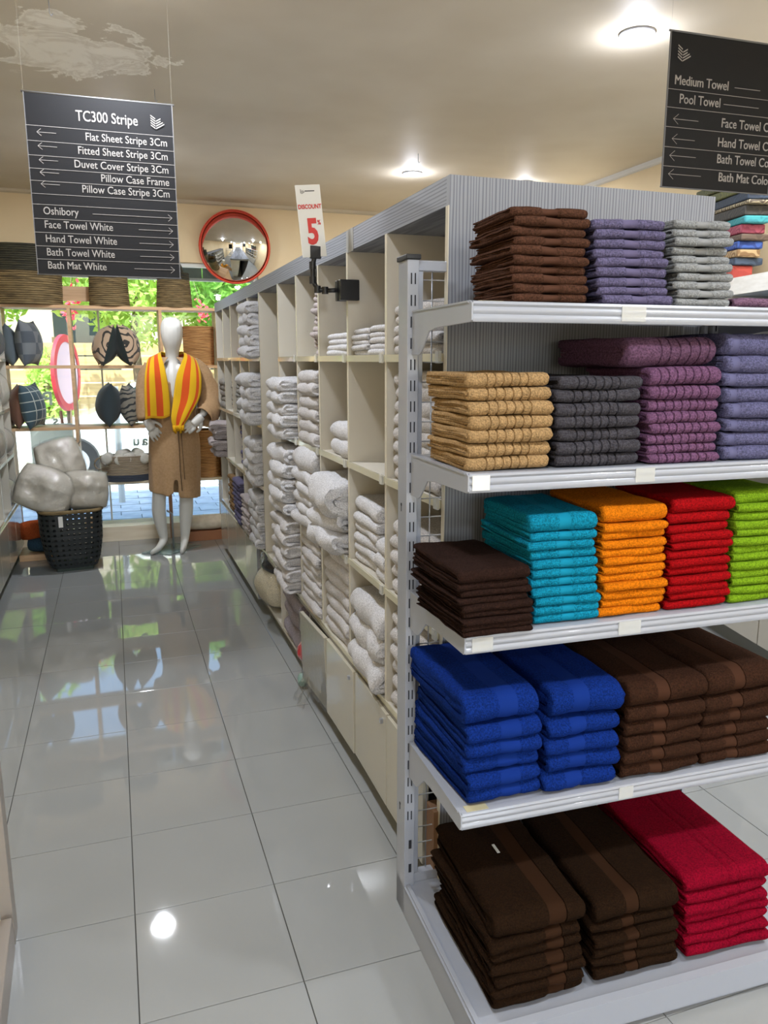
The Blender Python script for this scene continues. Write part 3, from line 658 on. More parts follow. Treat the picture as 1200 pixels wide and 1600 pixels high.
for body, z, a in (('Oshibory', -.429, .215), ('Face Towel White', -.479, .385), ('Hand Towel White', -.531, .385), ('Bath Towel White', -.581, .385), ('Bath Mat White', -.630, .36)):
    text('lettering', body, .040, inkm, sl_, (.036, -.001, z-.004), bold=.0002, sx=.84); arrow(sl_, a, .517, z+.006, False)
YR = 2.62; 
WR, HR = .50, .543
sr_ = sign('dark hanging sign cut by the right edge, listing medium and pool towels', (2.036, YR, 2.757), (0, 0, R(-2)), WR, HR)
kr = HR/858.0
for r_ in (312, 412, 520, 632, 740): rule(sr_, -r_*kr, WR)
logo(sr_, .052, -.062, .058, inkm)
text('lettering', 'Medium Towel', .047, inkm, sr_, (.025, -.001, -.180), bold=.0003, sx=.86); bx('dash', (.30, -.0015, -.168), (.42, 0, -.1662), inkm, sr_)
text('lettering', 'Pool Towel', .047, inkm, sr_, (.052, -.001, -.243), bold=.0003, sx=.86); bx('dash', (.255, -.0015, -.231), (.42, 0, -.2292), inkm, sr_)
for body, z, x, a1 in (('Face Towel Color', -.304, .250, .145), ('Hand Towel Color', -.374, .240, .135), ('Bath Towel Color', -.434, .242, .145), ('Bath Mat Color', -.500, .255, .175)):
    text('lettering', body, .047, inkm, sr_, (x, -.001, z-.008), bold=.0003, sx=.86); arrow(sr_, .026+.006*(z > -.4), a1, z+.004, True, hd=.018)

# ------------------------------------------------------------------ convex mirror
mir = thing('convex_mirror', 'round convex mirror in an orange red rim on the far wall', 'mirror', (1.105, 7.23, 2.545), (R(90+7), 0, R(-7)))
glassm = mat('mirror_silver', 'f2f4f4', .01, 1); orm = mat('mirror_rim', 'd9482a', .35)
RM = .298
MB().lathe([(RM*math.sin(a)/math.sin(R(38)), RM*(math.cos(a)-math.cos(R(38)))/math.sin(R(38))) for a in [R(38-38*i/14) for i in range(15)]][:-1]+[(.0008, RM*(1-math.cos(R(38)))/math.sin(R(38)))], 64).build('mirror_dome', glassm, mir, True)
MB().lathe([(RM-.004, -.01), (RM+.01, -.012), (RM+.016, .0), (RM+.012, .012), (RM+.002, .014), (RM-.004, .006)], 64, cap0=False, cap1=False).build('rim', orm, mir, True)
mb = MB(); n = 40; vs = []
for i in range(n+1):
    a = R(15+165*i/n); ww = .06*math.sin(math.pi*i/n)**.6
    for (rr, zz) in ((RM+.014, .008), (RM+.016, .01+ww), (RM+.011, .01+ww), (RM+.008, .008)): vs.append((rr*math.cos(a), rr*math.sin(a), zz))
mb.add(vs, [(i*4+k, i*4+(k+1) % 4, (i+1)*4+(k+1) % 4, (i+1)*4+k) for i in range(n) for k in range(4)]); mb.build('hood', orm, mir, True)
MB().lathe([(.03, -.09), (.03, -.01)], 16).build('mount', bkm, mir, 'auto')

# ------------------------------------------------------------------ window display shelf
YF0, YF1 = 6.95, 7.24
dsp = thing('display_shelf', 'open pine display shelf standing across the shop window', 'shelving', (0, 0, 0))
VX = [-.82, -.305, .415, .89]; HZ = [1.975, 1.505, 1.0, .52]
pn = M['pine']
for i, x in enumerate(VX): bx('upright', (x-.013, YF0, .0 if i in (0, 3) else .52), (x+.013, YF1, 2.0), pn, dsp, .001)
for z in HZ:
    for i in range(3): bx('shelf_board', (VX[i]+.013, YF0+.002, z-.012+(.012 if z > 1.9 else 0)), (VX[i+1]-.013, YF1, z+.013+(.012 if z > 1.9 else 0)), M['pine'] if z > .6 else M['pine_white'], dsp, .001)
bx('leg', (.405, YF0+.02, 0), (.435, YF0+.05, .52), mat('leg_brown', 'a5795a', .6), dsp)
bx('back_rail', (-.82, YF1-.02, 2.05), (-.1, YF1, 2.17), pn, dsp)
sb = struct(bx('trim_3', (-1.3, 7.0, .0), (1.3, 7.32, .13), M['pine_white'], None, .002)); 
o = MB().box((-.30, 6.98, .13), (-.18, 7.1, .23)).build('wood_block', pn, bevel=.002); tag(o, 'short pale wooden block on the sill right of the woven hamper', 'block')
clm = mat('canvas', 'ddd2c0', .8); noisecol(clm, 'd3c8b5', 'e3d9c8', 20)
o = blob('folded_canvas', (.42, .2, .13), clm, (.72, 6.86, .15), (0, 0, 0), 12, .02); tag(o, 'rolled cream canvas lying on a plank right of the mannequin', 'cloth')
o = MB().box((.5, 6.78, 0), (.92, 6.93, .085)).build('plank', mat('plank_brown', 'a06a48', .6), bevel=.003); tag(o, 'brown wooden plank on the floor under rolled canvas', 'plank')
# baskets
def basket_prof(r0, r1, h, th=.012):
    return [(r0*.3, .0), (r0, 0), (r0*1.02+.3*(r1-r0), h*.3), (r0+.7*(r1-r0), h*.7), (r1, h), (r1-th, h), (r0+.7*(r1-r0)-th, h*.7), (r0-th, th), (.01, th)]
def coil_ring(r, z, tr, sx=1, sy=1, n=36): return [(r*sx*math.cos(2*math.pi*k/n), r*sy*math.sin(2*math.pi*k/n), z) for k in range(n)]
def coil_basket(label, loc, r0, r1, h, rows, mats_fn, sx=1, sy=1, rot=0, name='wicker_basket', handles=None, group=None):
    t = thing(name, label, 'basket', loc, (0, 0, rot), group)
    MB().lathe(basket_prof(r0*.95, r1*.95, h*.97), 36, sx=sx, sy=sy, cap0=True).build('lining', mats_fn(0), t, True)
    parts = {}
    rows = int(rows*1.8)
    for i in range(rows):
        f = (i+.5)/rows; r = r0+(r1-r0)*f; m_ = mats_fn(f); parts.setdefault(m_.name, (MB(), m_))[0].tube(coil_ring(r, h*f, 0, sx, sy), h/rows*.56, 6, closed=True)
    for nm, (mb_, m_) in parts.items():
        o = mb_.build('coiled_body' if m_ is mats_fn(0) else 'coiled_band', m_, t, True)
    if handles:
        for q in handles:
            c = q; MB().tube([(c+.05*math.cos(a), -r1*sy*.98, h+.085*math.sin(a)-.01) for a in [math.pi*i/10 for i in range(11)]], .01, 8).build('handle', M['straw_dark'], t, True)
    return t
sd_, sg_, sk_ = M['straw'], M['straw_gold'], M['straw_dark']
zt = 2.0
coil_basket('large dark rimmed straw basket at the left end on top of the display shelf', (-.62, 7.06, zt), .27, .285, .46, 15, lambda f: sk_ if f > .55 else sd_, sy=.6)
coil_basket('medium straw basket on the display shelf half hidden under the left sign', (.02, 7.06, zt), .155, .14, .40, 14, lambda f: sk_ if f > .62 else sd_, sy=.8)
coil_basket('straw basket with a loop handle on the display shelf left of the mirror', (.545, 7.06, zt), .145, .125, .29, 11, lambda f: sk_ if f > .78 else sd_, sy=.8, handles=[0.02])
coil_basket('tall golden straw basket on the upper shelf behind the mannequin shoulder', (.735, 7.08, 1.518), .125, .13, .33, 14, lambda f: sg_)
coil_basket('golden straw basket on the lowest display shelf right of the robe', (.745, 7.08, .533), .13, .135, .42, 16, lambda f: sg_)
navy = mat('navy_coil', '3d4452', .8); sgr = straw('straw_grey', '8d7f6b', 'a99a84')
ob = coil_basket('oval two tone basket of rolled white towels on the lowest shelf', (.075, 7.05, .533), .20, .215, .22, 9, lambda f: navy if f < .22 else sgr, sy=.62)
for q in (-1, 1): MB().tube([(q*(.215+.05*math.sin(a)), .02*0, .15+.05*math.cos(a)) for a in [math.pi*i/8 for i in range(9)]], .008, 8).build('handle', sgr, ob, True)
wr = terry('terry_roll', 'd8d5cc', .94)
for i, (x, y, z, ry, rz) in enumerate([(-.13, 6.99, .735, 30, 80), (-.04, 7.0, .72, 15, 95), (.05, 7.0, .73, -10, 70), (.15, 7.01, .725, 10, 110), (.0, 7.1, .75, 0, 60), (.12, 7.1, .755, 10, 100)]):
    me = MB().lathe([(.01, -.085), (.038, -.08), (.046, -.06), (.047, .06), (.038, .08), (.012, .078)], 20).mesh('rolled_towel', wr, True)
    o = link_obj('rolled_towel', me); o.location = (x+.05, y, z); o.rotation_euler = (R(90), R(ry), R(rz-90)); 
    tag(o, 'white rolled towel, '+['leftmost in front', 'second in front', 'third in front', 'rightmost in front', 'left one at back', 'right one at back'][i]+', in the oval basket', 'towel', 'rolled towels in the oval basket')
# cushions
def cush_mat(name, kind):
    m = mat(name, '3a4046', .85, sheen=.2); v = coords(m)
    if kind == 'checker':
        c = nd(m, 'ShaderNodeTexChecker', Scale=11.0); c.inputs[1].default_value = lin('4d545c'); c.inputs[2].default_value = lin('6f7478'); link(m, v, c.inputs[0]); link(m, c.outputs[0], pb(m).inputs['Base Color'])
    elif kind == 'trellis':
        w = nd(m, 'ShaderNodeTexVoronoi', feature='DISTANCE_TO_EDGE', Scale=13.0, Randomness=.0); mp = coords(m, (1, .02, 1)); link(m, mp, w.inputs['Vector'])
        r = nd(m, 'ShaderNodeValToRGB'); r.color_ramp.interpolation = 'CONSTANT'; r.color_ramp.elements[0].color = lin('b9c0ba'); r.color_ramp.elements[1].color = lin('3c525d'); r.color_ramp.elements[1].position = .05
        link(m, w.outputs['Distance'], r.inputs[0]); link(m, r.outputs[0], pb(m).inputs['Base Color'])
    elif kind == 'floral':
        # black centre panel, tan sides with dark scroll work
        w = nd(m, 'ShaderNodeTexWave', Scale=5.0, Distortion=14.0, Detail=2.5); w.wave_type = 'RINGS'; link(m, v, w.inputs['Vector'])
        r = nd(m, 'ShaderNodeValToRGB'); r.color_ramp.interpolation = 'CONSTANT'; r.color_ramp.elements[0].color = lin('33302b'); r.color_ramp.elements[1].color = lin('b79e84'); r.color_ramp.elements[1].position = .22
        link(m, w.outputs[0], r.inputs[0])
        link(m, r.outputs[0], pb(m).inputs['Base Color'])
    elif kind == 'sketch':
        w = nd(m, 'ShaderNodeTexWave', Scale=7.0, Distortion=9.0, Detail=2); w.bands_direction = 'Z'; link(m, v, w.inputs['Vector'])
        r = nd(m, 'ShaderNodeValToRGB'); r.color_ramp.interpolation = 'CONSTANT'; r.color_ramp.elements[0].color = lin('2e3336'); r.color_ramp.elements[1].color = lin('8b867b'); r.color_ramp.elements[1].position = .3
        link(m, w.outputs[0], r.inputs[0]); link(m, r.outputs[0], pb(m).inputs['Base Color'])
    elif kind == 'black': pb(m).inputs['Base Color'].default_value = lin('1a2422')
    elif kind == 'brown': pb(m).inputs['Base Color'].default_value = lin('6d4a3a')
    elif kind == 'plain': pb(m).inputs['Base Color'].default_value = lin('2e3a40')
    elif kind == 'grey': pb(m).inputs['Base Color'].default_value = lin('59636a')
    return m
def cushion(label, kinds, x, yy, zb, lean, yaw=0, size=.37, t=.21, seed=1):
    me = pillow_mesh(size, size*.98, t, seed, 20, .6, .006, .62)
    for kd in kinds: me.materials.append(cush_mat('cushion_'+kd+str(seed), kd))
    for p in me.polygons:
        n_ = p.normal; p.material_index = 0 if (n_.y > 0 or len(kinds) == 1) else 1
    o = link_obj('cushion', me)
    o.matrix_world = Matrix.Translation((x, yy, zb))@Matrix.Rotation(R(lean), 4, 'Y')@Matrix.Translation((0, 0, size/2-.012))@Matrix.Rotation(R(90+yaw), 4, 'Z'); tag(o, label, 'cushion', 'cushions on the window display'); return o
zu, zm = 1.519, 1.014
cushion('black and tan cushion, left of the pair on the upper display shelf', ['black', 'floral'], -.085, 7.05, zu, 17, 6, seed=1)
cushion('black and tan cushion with scroll print, right of the upper pair', ['black', 'floral'], .175, 7.05, zu, -14, -8, seed=2)
cushion('grey checked cushion on the upper display shelf at left', ['checker'], -.62, 7.05, zu, -2, -12, .38, .20, seed=3)
cushion('plain grey cushion at the far left of the upper display shelf', ['grey'], -.765, 7.09, zu, -6, 8, .35, .17, seed=4)
cushion('blue trellis patterned cushion on the middle display shelf at left', ['trellis'], -.615, 7.05, zm, -8, -14, .38, .18, seed=5)
cushion('brown cushion at the far left of the middle display shelf', ['brown'], -.765, 7.09, zm, 4, 8, .37, .16, seed=6)
cushion('plain dark slate cushion on the middle display shelf', ['plain'], -.06, 7.05, zm, 6, 4, .38, .22, seed=7)
cushion('striped sketch print cushion on the middle display shelf beside the robe', ['sketch'], .16, 7.07, zm, -9, -10, .37, .19, seed=8)

# ------------------------------------------------------------------ woven hamper with bagged pillows
hm = mat('hamper_black', '23282a', .5); hx, hy = -.37, 6.22
ham = thing('woven_hamper', 'tall black open weave hamper with a rope rim on the floor', 'basket', (hx, hy, 0), (0, 0, R(8)))
def hr(z):       # radius against height
    pts = [(0, .15), (.03, .165), (.10, .19), (.25, .213), (.46, .22)]
    for (a, ra), (b, rb) in zip(pts, pts[1:]):
        if z <= b: return ra+(rb-ra)*(z-a)/(b-a)
    return .22
def sq(a, r, e=4.0):
    c, s_ = math.cos(a), math.sin(a); k_ = (abs(c)**e+abs(s_)**e)**(-1/e); return (c*k_*r, s_*k_*r)
NV = 34
for i in range(NV):
    a = 2*math.pi*i/NV; vs = []
    for z in (.03, .08, .14, .22, .32, .45):
        r = hr(z)
        for da in (-.055, .055):
            for dr in (-.0015, .0015):
                x, y = sq(a+da, r+dr); vs.append((x, y, z))
    fs = []
    for k_ in range(5):
        o_ = k_*4
        for (p, q) in ((0, 1), (1, 3), (3, 2), (2, 0)): fs.append((o_+p, o_+q, o_+4+q, o_+4+p))
    MB().add(vs, fs).build('vertical_strip', hm, ham)
for i in range(11):
    z = .045+i*.0385; n = 48; vs = []
    for k_ in range(n):
        for (dz, dr) in ((-.011, .002), (.011, .002), (.011, .005), (-.011, .005)):
            x, y = sq(2*math.pi*k_/n, hr(z+dz)+dr); vs.append((x, y, z+dz))
    MB().add(vs, [(k_*4+p, k_*4+(p+1) % 4, ((k_+1) % n)*4+(p+1) % 4, ((k_+1) % n)*4+p) for k_ in range(n) for p in range(4)]).build('hoop_strip', hm, ham)
MB().tube([(*sq(2*math.pi*k_/40, .222), .465) for k_ in range(40)], .014, 8, closed=True).build('rope_rim', M['straw'], ham, True)
MB().box((-.13, -.13, 0), (.13, .13, .03)).build('foot', mat('hamper_foot', '2b3a33', .5), ham, bevel=.004)
bx('hang_tag', (-.10, -.232, .36), (-.07, -.229, .44), M['paper'], ham)
pw = mat('pillow_white', 'd2ccbf', .6, coat=.4); bump(pw, 14, .5, .02)
for i, (sz, loc, rot, lab) in enumerate([((.42, .22, .34), (-.52, 6.12, .62), (R(-14), R(22), R(-8)), 'bagged white pillow slumped over the left rim of the hamper'),
        ((.34, .22, .36), (-.41, 6.30, .80), (R(-6), R(-14), R(10)), 'bagged white pillow on top of the hamper pile'),
        ((.33, .24, .30), (-.24, 6.16, .60), (R(-10), R(4), R(6)), 'bagged white pillow at the right side of the hamper')]):
    o = blob('bagged_pillow', sz, pw, loc, rot, 20+i, .045, None, .36); film_shell(o); tag(o, lab, 'pillow', 'plastic bagged pillows in the hamper')
# twisted bag ends
for (p, lab) in (((-.19, 6.3, .72), 'knotted clear plastic bag end behind the hamper pile, on the right'), ((-.30, 6.42, .93), 'peaked clear plastic bag end above the hamper pile')):
    mb = MB().tube([(0, 0, -.1), (.01, 0, -.02), (.04, 0, .03), (.09, .01, .07)], [.05, .014, .02, .045], 10, cap=False)
    o = mb.build('bag_end', M['film'], None, True, loc=p); tag(o, lab, 'plastic bag')
# items on the floor behind the hamper
o = blob('fabric_bundle', (.25, .2, .16), terry('terry_rust', 'b2562f'), (-.66, 6.66, .22), (0, 0, R(20)), 31, .02); tag(o, 'orange fabric bundle behind the hamper', 'cloth')
o = blob('fabric_bundle', (.22, .2, .12), terry('terry_petrol', '3c5568'), (-.62, 6.62, .11), (0, 0, R(-10)), 32, .02); tag(o, 'petrol blue fabric bundle under the orange one behind the hamper', 'cloth')
o = MB().box((-.78, 6.5, 0), (-.45, 6.8, .05)).build('wood_tray', pn, bevel=.003); tag(o, 'low pale wooden tray behind the hamper', 'tray')

# ------------------------------------------------------------------ left cubby unit
lu = thing('shelving_unit', 'beige cubby shelving along the left edge near the window', 'shelving', (0, 0, 0))
XL = -.785
bx('plinth', (-1.3, 4.2, 0), (XL-.03, 6.8, .08), M['plinth'], lu)
bx('top_panel', (-1.32, 4.2, 1.94), (XL, 6.8, 1.99), M['lam_h'], lu)
bx('back_panel', (-1.32, 4.2, .08), (-1.305, 6.8, 1.94), cab, lu)
for y in (4.2, 4.63, 5.06, 5.49, 5.92, 6.35, 6.782): 
    d = bx('divider', (-1.30, y, .08), (XL-.001, y+.018, 1.94), cab, lu); bx('divider_edge', (XL-.001, y, .08), (XL+.001, y+.018, 1.94), edge, d)
for z in (.45, .83, 1.19, 1.57):
    s_ = bx('shelf', (-1.30, 4.218, z-.018), (XL, 6.782, z), cab, lu); bx('shelf_edge', (XL, 4.218, z-.02), (XL+.006, 6.782, z+.002), M['strip'], s_)
for y in (4.2, 4.63, 5.06, 5.49, 5.92, 6.35): bx('door', (XL-.0, y+.004, .085), (XL+.018, y+.43, .425), M['door'], lu, .001)
for i, (y, z, hh, c_, lab) in enumerate([(5.6, 1.20, .3, 'b9b4a8', 'second row'), (6.03, 1.20, .3, 'aaa59b', 'second row'), (6.46, 1.20, .28, 'c2bdb2', 'second row'), (5.6, .84, .22, 'b5ab9c', 'third row'), (6.03, .84, .26, '9b9488', 'third row'), (6.46, .84, .22, 'bcb4a8', 'third row'), (6.03, 1.58, .2, '6d6f72', 'top row'), (6.46, 1.58, .24, '595d63', 'top row'), (6.46, .46, .2, 'b9b2a4', 'lowest row')]):
    o = blob('wrapped_linen', (.32, .3, hh), mat('linen'+str(i), c_, .7), (XL-.12, y+.12, z+hh/2-.005), (0, 0, R(90)), 40+i, .02, None, .3); film_shell(o)
    tag(o, f'plastic wrapped linen bundle, {lab}, {["third", "second", "last", "third", "second", "last", "second", "last", "last"][i]} bay of the left cubbies', 'linen', 'wrapped linen in the left cubbies')
# near left rack upright and foot
lr = thing('display_rack', 'metal rack upright and low curved foot cut by the left edge', 'rack', (-.345, 2.06, 0), (0, 0, R(2)))
gm = mat('grey_metal', '8f877f', .35)
MB().box((-.03, 0, 0), (0, .07, 1.8)).build('post', gm, lr, bevel=.002)
MB().prism([(-.02, .10), (-.50, .09), (-.52, .07), (-.52, 0), (-.02, 0)], 'x', -.03, .0).build('base_leg', gm, lr, bevel=.004)
bx('base_deck', (-.93, -.50, .07), (-.03, 0.0, .085), M['cab_edge'], lr)
for z in (1.33, 1.68): bx('shelf', (-.93, -.36, z-.03), (-.03, 0, z), wm, lr)
MB().box((-.93, 0, 0), (-.90, .07, 1.8)).build('post', gm, lr, bevel=.002)

# ------------------------------------------------------------------ right wall shelving and fabric pile
ru = thing('shelving_unit', 'white topped shelving at the right edge under the pile of batik bundles', 'shelving', (0, 0, 0))
wl_ = wood('white_grain', 'd7d3ca', 'e2dfd8', (60, 2, 60))
mtx = Matrix.Translation((3.22, 3.45, 0))@Matrix.Rotation(R(-12), 4, 'Z')
def rb(name, a, b, m_): return MB().box(a, b, 0, mtx).build(name, m_, ru)
rb('top_board', (0, -1.7, 1.91), (.40, 1.4, 2.0), wl_); rb('shelf', (0, -1.7, 1.60), (.40, 1.4, 1.62), cab); rb('shelf', (0, -1.7, 1.2), (.40, 1.4, 1.22), cab); rb('shelf', (0, -1.7, .8), (.40, 1.4, .82), cab)
rb('shelf', (0, -1.7, .4), (.40, 1.4, .42), cab); rb('back_panel', (.40, -1.7, 0), (.41, 1.4, 1.91), mat('back_dark', '3d4648', .8)); rb('plinth', (.03, -1.7, 0), (.39, 1.4, .1), M['plinth'])
for y in (-1.7, -1.1, -.5, .1, .7, 1.38): rb('divider', (0, y, .1), (.40, y+.02, 1.91), cab)
for y in (-1.68, -1.08, -.48, .12, .72): rb('door', (-.018, y, .1), (0, y+.59, .79), mat('door_cream', 'c9c2b4', .3))
RUF = mtx@Matrix.Rotation(-math.pi/2, 4, 'Z')
stack(RUF, -.05, .42, .02, 1.621, 1.69, 1, .3, T('azure', '2a7fc0'), 'azure blue towel', 'on right shelving under its white top', 'towels in the right shelving', seed=60)
stack(RUF, .55, .92, .02, 1.621, 1.74, 3, .3, T('petrol', '24505f'), 'petrol towel', 'in the right shelving at the edge', 'towels in the right shelving', seed=61)
def batik(i, c1, c2, sc):
    c1, c2 = shade(c1, .8), shade(c2, .8)
    m = mat('batik%d' % i, c1, .7); v = coords(m); w = nd(m, 'ShaderNodeTexWave', Scale=sc, Distortion=12.0, Detail=1.0); w.wave_type = 'RINGS'; link(m, v, w.inputs['Vector'])
    r = nd(m, 'ShaderNodeValToRGB'); r.color_ramp.elements[0].color = lin(c1); r.color_ramp.elements[1].color = lin(c2); r.color_ramp.elements[0].position = .35; r.color_ramp.elements[1].position = .6
    link(m, w.outputs[0], r.inputs[0]); link(m, r.outputs[0], pb(m).inputs['Base Color']); return m
cols = [('c64a3a', 'b53c30', 'coral red'), ('2f3f55', '47586e', 'slate blue'), ('c9a878', '8c6a40', 'tan and brown'), ('22428e', '3c62b4', 'royal blue'), ('6b5747', '594639', 'taupe'), ('8d2f45', 'b34e62', 'wine red'), ('2f8f96', '3ba5a8', 'teal'),
        ('45423a', '2f2d2a', 'charcoal'), ('b9a988', '5b4d3c', 'cream and brown'), ('32455a', '283445', 'dark blue'), ('5c6238', '7a7a40', 'olive'), ('4c5530', '6d6a38', 'moss green'), ('2f4c6b', 'a88a3a', 'navy and gold')]
z = 2.001; hs = [.075, .04, .042, .042, .035, .05, .04, .055, .022, .05, .045, .045, .05]
for i, ((c1, c2, nm), hh) in enumerate(zip(cols, hs)):
    w0 = .15+.02*math.sin(i*2)+(.0 if i else -.03)
    f = (z-2)/.55
    me = MB().box((0, -.03-.10*f*0, 0), (w0, .52, hh-.002)).mesh('bundle', batik(i, c1, c2, 9+i), 'auto')
    o = link_obj('batik_bundle', me); o.matrix_world = mtx@Matrix.Translation((.03, .15-.14*f+.01*math.sin(i*3), z))@Matrix.Rotation(R(2*math.sin(i*1.9)), 4, 'Z')
    b = o.modifiers.new('bevel', 'BEVEL'); b.width = .008; b.segments = 3
    tag(o, f'{nm} batik bundle, {place_word(i, 13)}, in the pile under the right sign', 'fabric', 'batik bundles piled on the right shelving'); z += hh
for i, (c1, c2, nm) in enumerate([('2f8f96', '57b0ae', 'light teal'), ('4b3b35', '6a5040', 'dark brown'), ('c98c2d', '8a6b2e', 'amber')]):
    me = MB().box((0, 0, 0), (.34, .34, .05)).mesh('bundle', batik(20+i, c1, c2, 8), 'auto'); o = link_obj('batik_bundle', me)
    o.matrix_world = mtx@Matrix.Translation((.03, .64, 2.45-.054*i)); b = o.modifiers.new('bevel', 'BEVEL'); b.width = .008; b.segments = 3
    tag(o, f'{nm} batik bundle in the shorter pile left of the tall one', 'fabric', 'batik bundles in the short pile')
for i in range(6):
    me = MB().box((0, 0, 0), (.34, .34, .055)).mesh('bundle', batik(30+i, cols[(i*5) % 13][0], cols[(i*3+2) % 13][1], 8), 'auto'); o = link_obj('batik_bundle', me)
    o.matrix_world = mtx@Matrix.Translation((.03, .64, 2.001+.056*i)); b = o.modifiers.new('bevel', 'BEVEL'); b.width = .008; b.segments = 3
    tag(o, ORD[i+1]+' batik bundle from the bottom of the short pile behind the tall one', 'fabric', 'batik bundles in the short pile')

# ------------------------------------------------------------------ mannequin
MY = 6.46
def skin(verts, edges, radii, root=0, sub=2):
    me = bpy.data.meshes.new('sk'); me.from_pydata(verts, edges, []); o = bpy.data.objects.new('sk', me); COL.objects.link(o)
    m = o.modifiers.new('s', 'SKIN'); m.use_smooth_shade = True
    for i, r in enumerate(radii):
        r = r if isinstance(r, tuple) else (r, r); me.skin_vertices[0].data[i].radius = r
        me.skin_vertices[0].data[i].use_root = (i == root)
    o.modifiers.new('b', 'SUBSURF').levels = sub
    bpy.context.view_layer.update(); e = o.evaluated_get(bpy.context.evaluated_depsgraph_get()); out = bpy.data.meshes.new_from_object(e)
    bpy.data.objects.remove(o); return out
def merge(meshes, name, m, voxel=.006):
    bm = bmesh.new()
    for me in meshes: bm.from_mesh(me)
    bmesh.ops.recalc_face_normals(bm, faces=bm.faces[:]); me = bpy.data.meshes.new(name); bm.to_mesh(me); bm.free()
    o = bpy.data.objects.new('tmp', me); COL.objects.link(o)
    r = o.modifiers.new('r', 'REMESH'); r.mode = 'VOXEL'; r.voxel_size = voxel
    s_ = o.modifiers.new('s', 'SMOOTH'); s_.iterations = 3; s_.factor = .5
    bpy.context.view_layer.update(); out = bpy.data.meshes.new_from_object(o.evaluated_get(bpy.context.evaluated_depsgraph_get())); bpy.data.objects.remove(o)
    out.materials.clear(); out.materials.append(m); out.shade_smooth(); return out
man = thing('mannequin', 'white faceless mannequin in a tan robe standing on a glass plate', 'mannequin', (.44, MY, 0))
def rel(*p): return (p[0]-.44, p[1]-MY, p[2])
V = [rel(.44, 6.48, .93), rel(.445, 6.48, 1.10), rel(.45, 6.47, 1.30), rel(.455, 6.47, 1.46), rel(.46, 6.47, 1.54), rel(.462, 6.46, 1.62), rel(.464, 6.44, 1.69), rel(.466, 6.44, 1.77), rel(.466, 6.45, 1.85), rel(.466, 6.455, 1.895),
     rel(.29, 6.47, 1.49), rel(.235, 6.44, 1.28), rel(.235, 6.38, 1.10), rel(.63, 6.47, 1.50), rel(.74, 6.42, 1.26), rel(.655, 6.29, 1.125),
     rel(.36, 6.47, .86), rel(.30, 6.45, .48), rel(.29, 6.48, .33), rel(.325, 6.52, .09),
     rel(.53, 6.47, .86), rel(.515, 6.45, .46), rel(.51, 6.48, .32), rel(.49, 6.50, .09),
     rel(.265, 6.43, .035), rel(.205, 6.37, .022), rel(.465, 6.40, .035), rel(.445, 6.325, .022)]
E_ = [(0, 1), (1, 2), (2, 3), (3, 4), (4, 5), (5, 6), (6, 7), (7, 8), (8, 9), (3, 10), (10, 11), (11, 12), (3, 13), (13, 14), (14, 15), (0, 16), (16, 17), (17, 18), (18, 19), (0, 20), (20, 21), (21, 22), (22, 23), (19, 24), (24, 25), (23, 26), (26, 27)]
Rd = [(.15, .11), (.13, .10), (.16, .11), (.14, .09), (.06, .06), (.052, .052), (.072, .08), (.088, .098), (.08, .09), (.045, .05),
      .06, .045, .03, .06, .045, .03, .09, .06, .062, .037, .09, .06, .062, .037, (.035, .026), (.03, .016), (.035, .026), (.03, .016)]
# each limb is its own chain rooted inside the trunk; the remesh fuses them into one surface
def chain(ids): return skin([V[i] for i in ids], [(k_, k_+1) for k_ in range(len(ids)-1)], [Rd[i] for i in ids], 0)
trunk = [chain(range(0, 10)), chain([3, 10, 11, 12]), chain([3, 13, 14, 15]), chain([0, 16, 17, 18, 19, 24, 25]), chain([0, 20, 21, 22, 23, 26, 27])]
def hand(wrist, tip_dir, side, normal, curl, s=1.0, thumb=1):
    w = Vector(wrist); d = Vector(tip_dir).normalized(); sdv = Vector(side).normalized(); nrm = Vector(normal).normalized(); ms_ = []
    palm = [w, w+d*.035*s, w+d*.085*s]
    ms_.append(skin(palm, [(0, 1), (1, 2)], [.028*s, (.036*s, .030*s), (.038*s, .026*s)], 1, 2))
    for k_, (off, L) in enumerate(((-.030, .066), (-.010, .076), (.010, .073), (.029, .058))):
        b0 = w+d*.075*s+sdv*off*s; p = [b0]; dd = d+sdv*off*2.5; dd.normalize(); c = 0
        for q in range(3):
            c += curl*(1+.15*k_); v_ = (dd*math.cos(c)+nrm*math.sin(c)); p.append(p[-1]+v_*L/2.3*s)
        ms_.append(skin(p, [(0, 1), (1, 2), (2, 3)], [.0105*s, .0098*s, .0088*s, .0068*s], 0, 1))
    p = [w+d*.02*s+sdv*(-.022*thumb)*s, w+d*.05*s+sdv*(-.048*thumb)*s+nrm*.01, w+d*.075*s+sdv*(-.058*thumb)*s+nrm*.02, w+d*.098*s+sdv*(-.056*thumb)*s+nrm*.03]
    ms_.append(skin(p, [(0, 1), (1, 2), (2, 3)], [.014*s, .0125*s, .0105*s, .008*s], 0, 1)); return ms_
hands = hand(rel(.655, 6.29, 1.125), (-.78, -.12, -.62), (.55, -.3, -.78), (.1, .95, .1), .16, 1.25, thumb=-1) + hand(rel(.235, 6.38, 1.10), (.42, -.3, -.86), (.8, -.2, .5), (.2, .7, .0), .22, 1.2, thumb=-1)
o = link_obj('body', merge(trunk+hands, 'body', M['mannequin'], .0055), man)
# neck base plate of glass
pl = MB()
cs = [(-.30+.44, 6.63), (.35, 6.30), (.66, 6.52), (.45, 6.86)]
cs = [(.137, 6.47), (.362, 6.34), (.63, 6.60), (.40, 6.74)]
pl.prism([(x-.44, y-MY) for x, y in cs], 'z', .001, .009)
pl.build('glass_base', mat('base_glass', '8fa39e', .05, alpha=.55), man)
MB().tube([rel(.40, 6.56, .009), rel(.40, 6.56, .30), rel(.36, 6.50, .34)], .009, 8).build('support_rod', M['wire'], man, True)
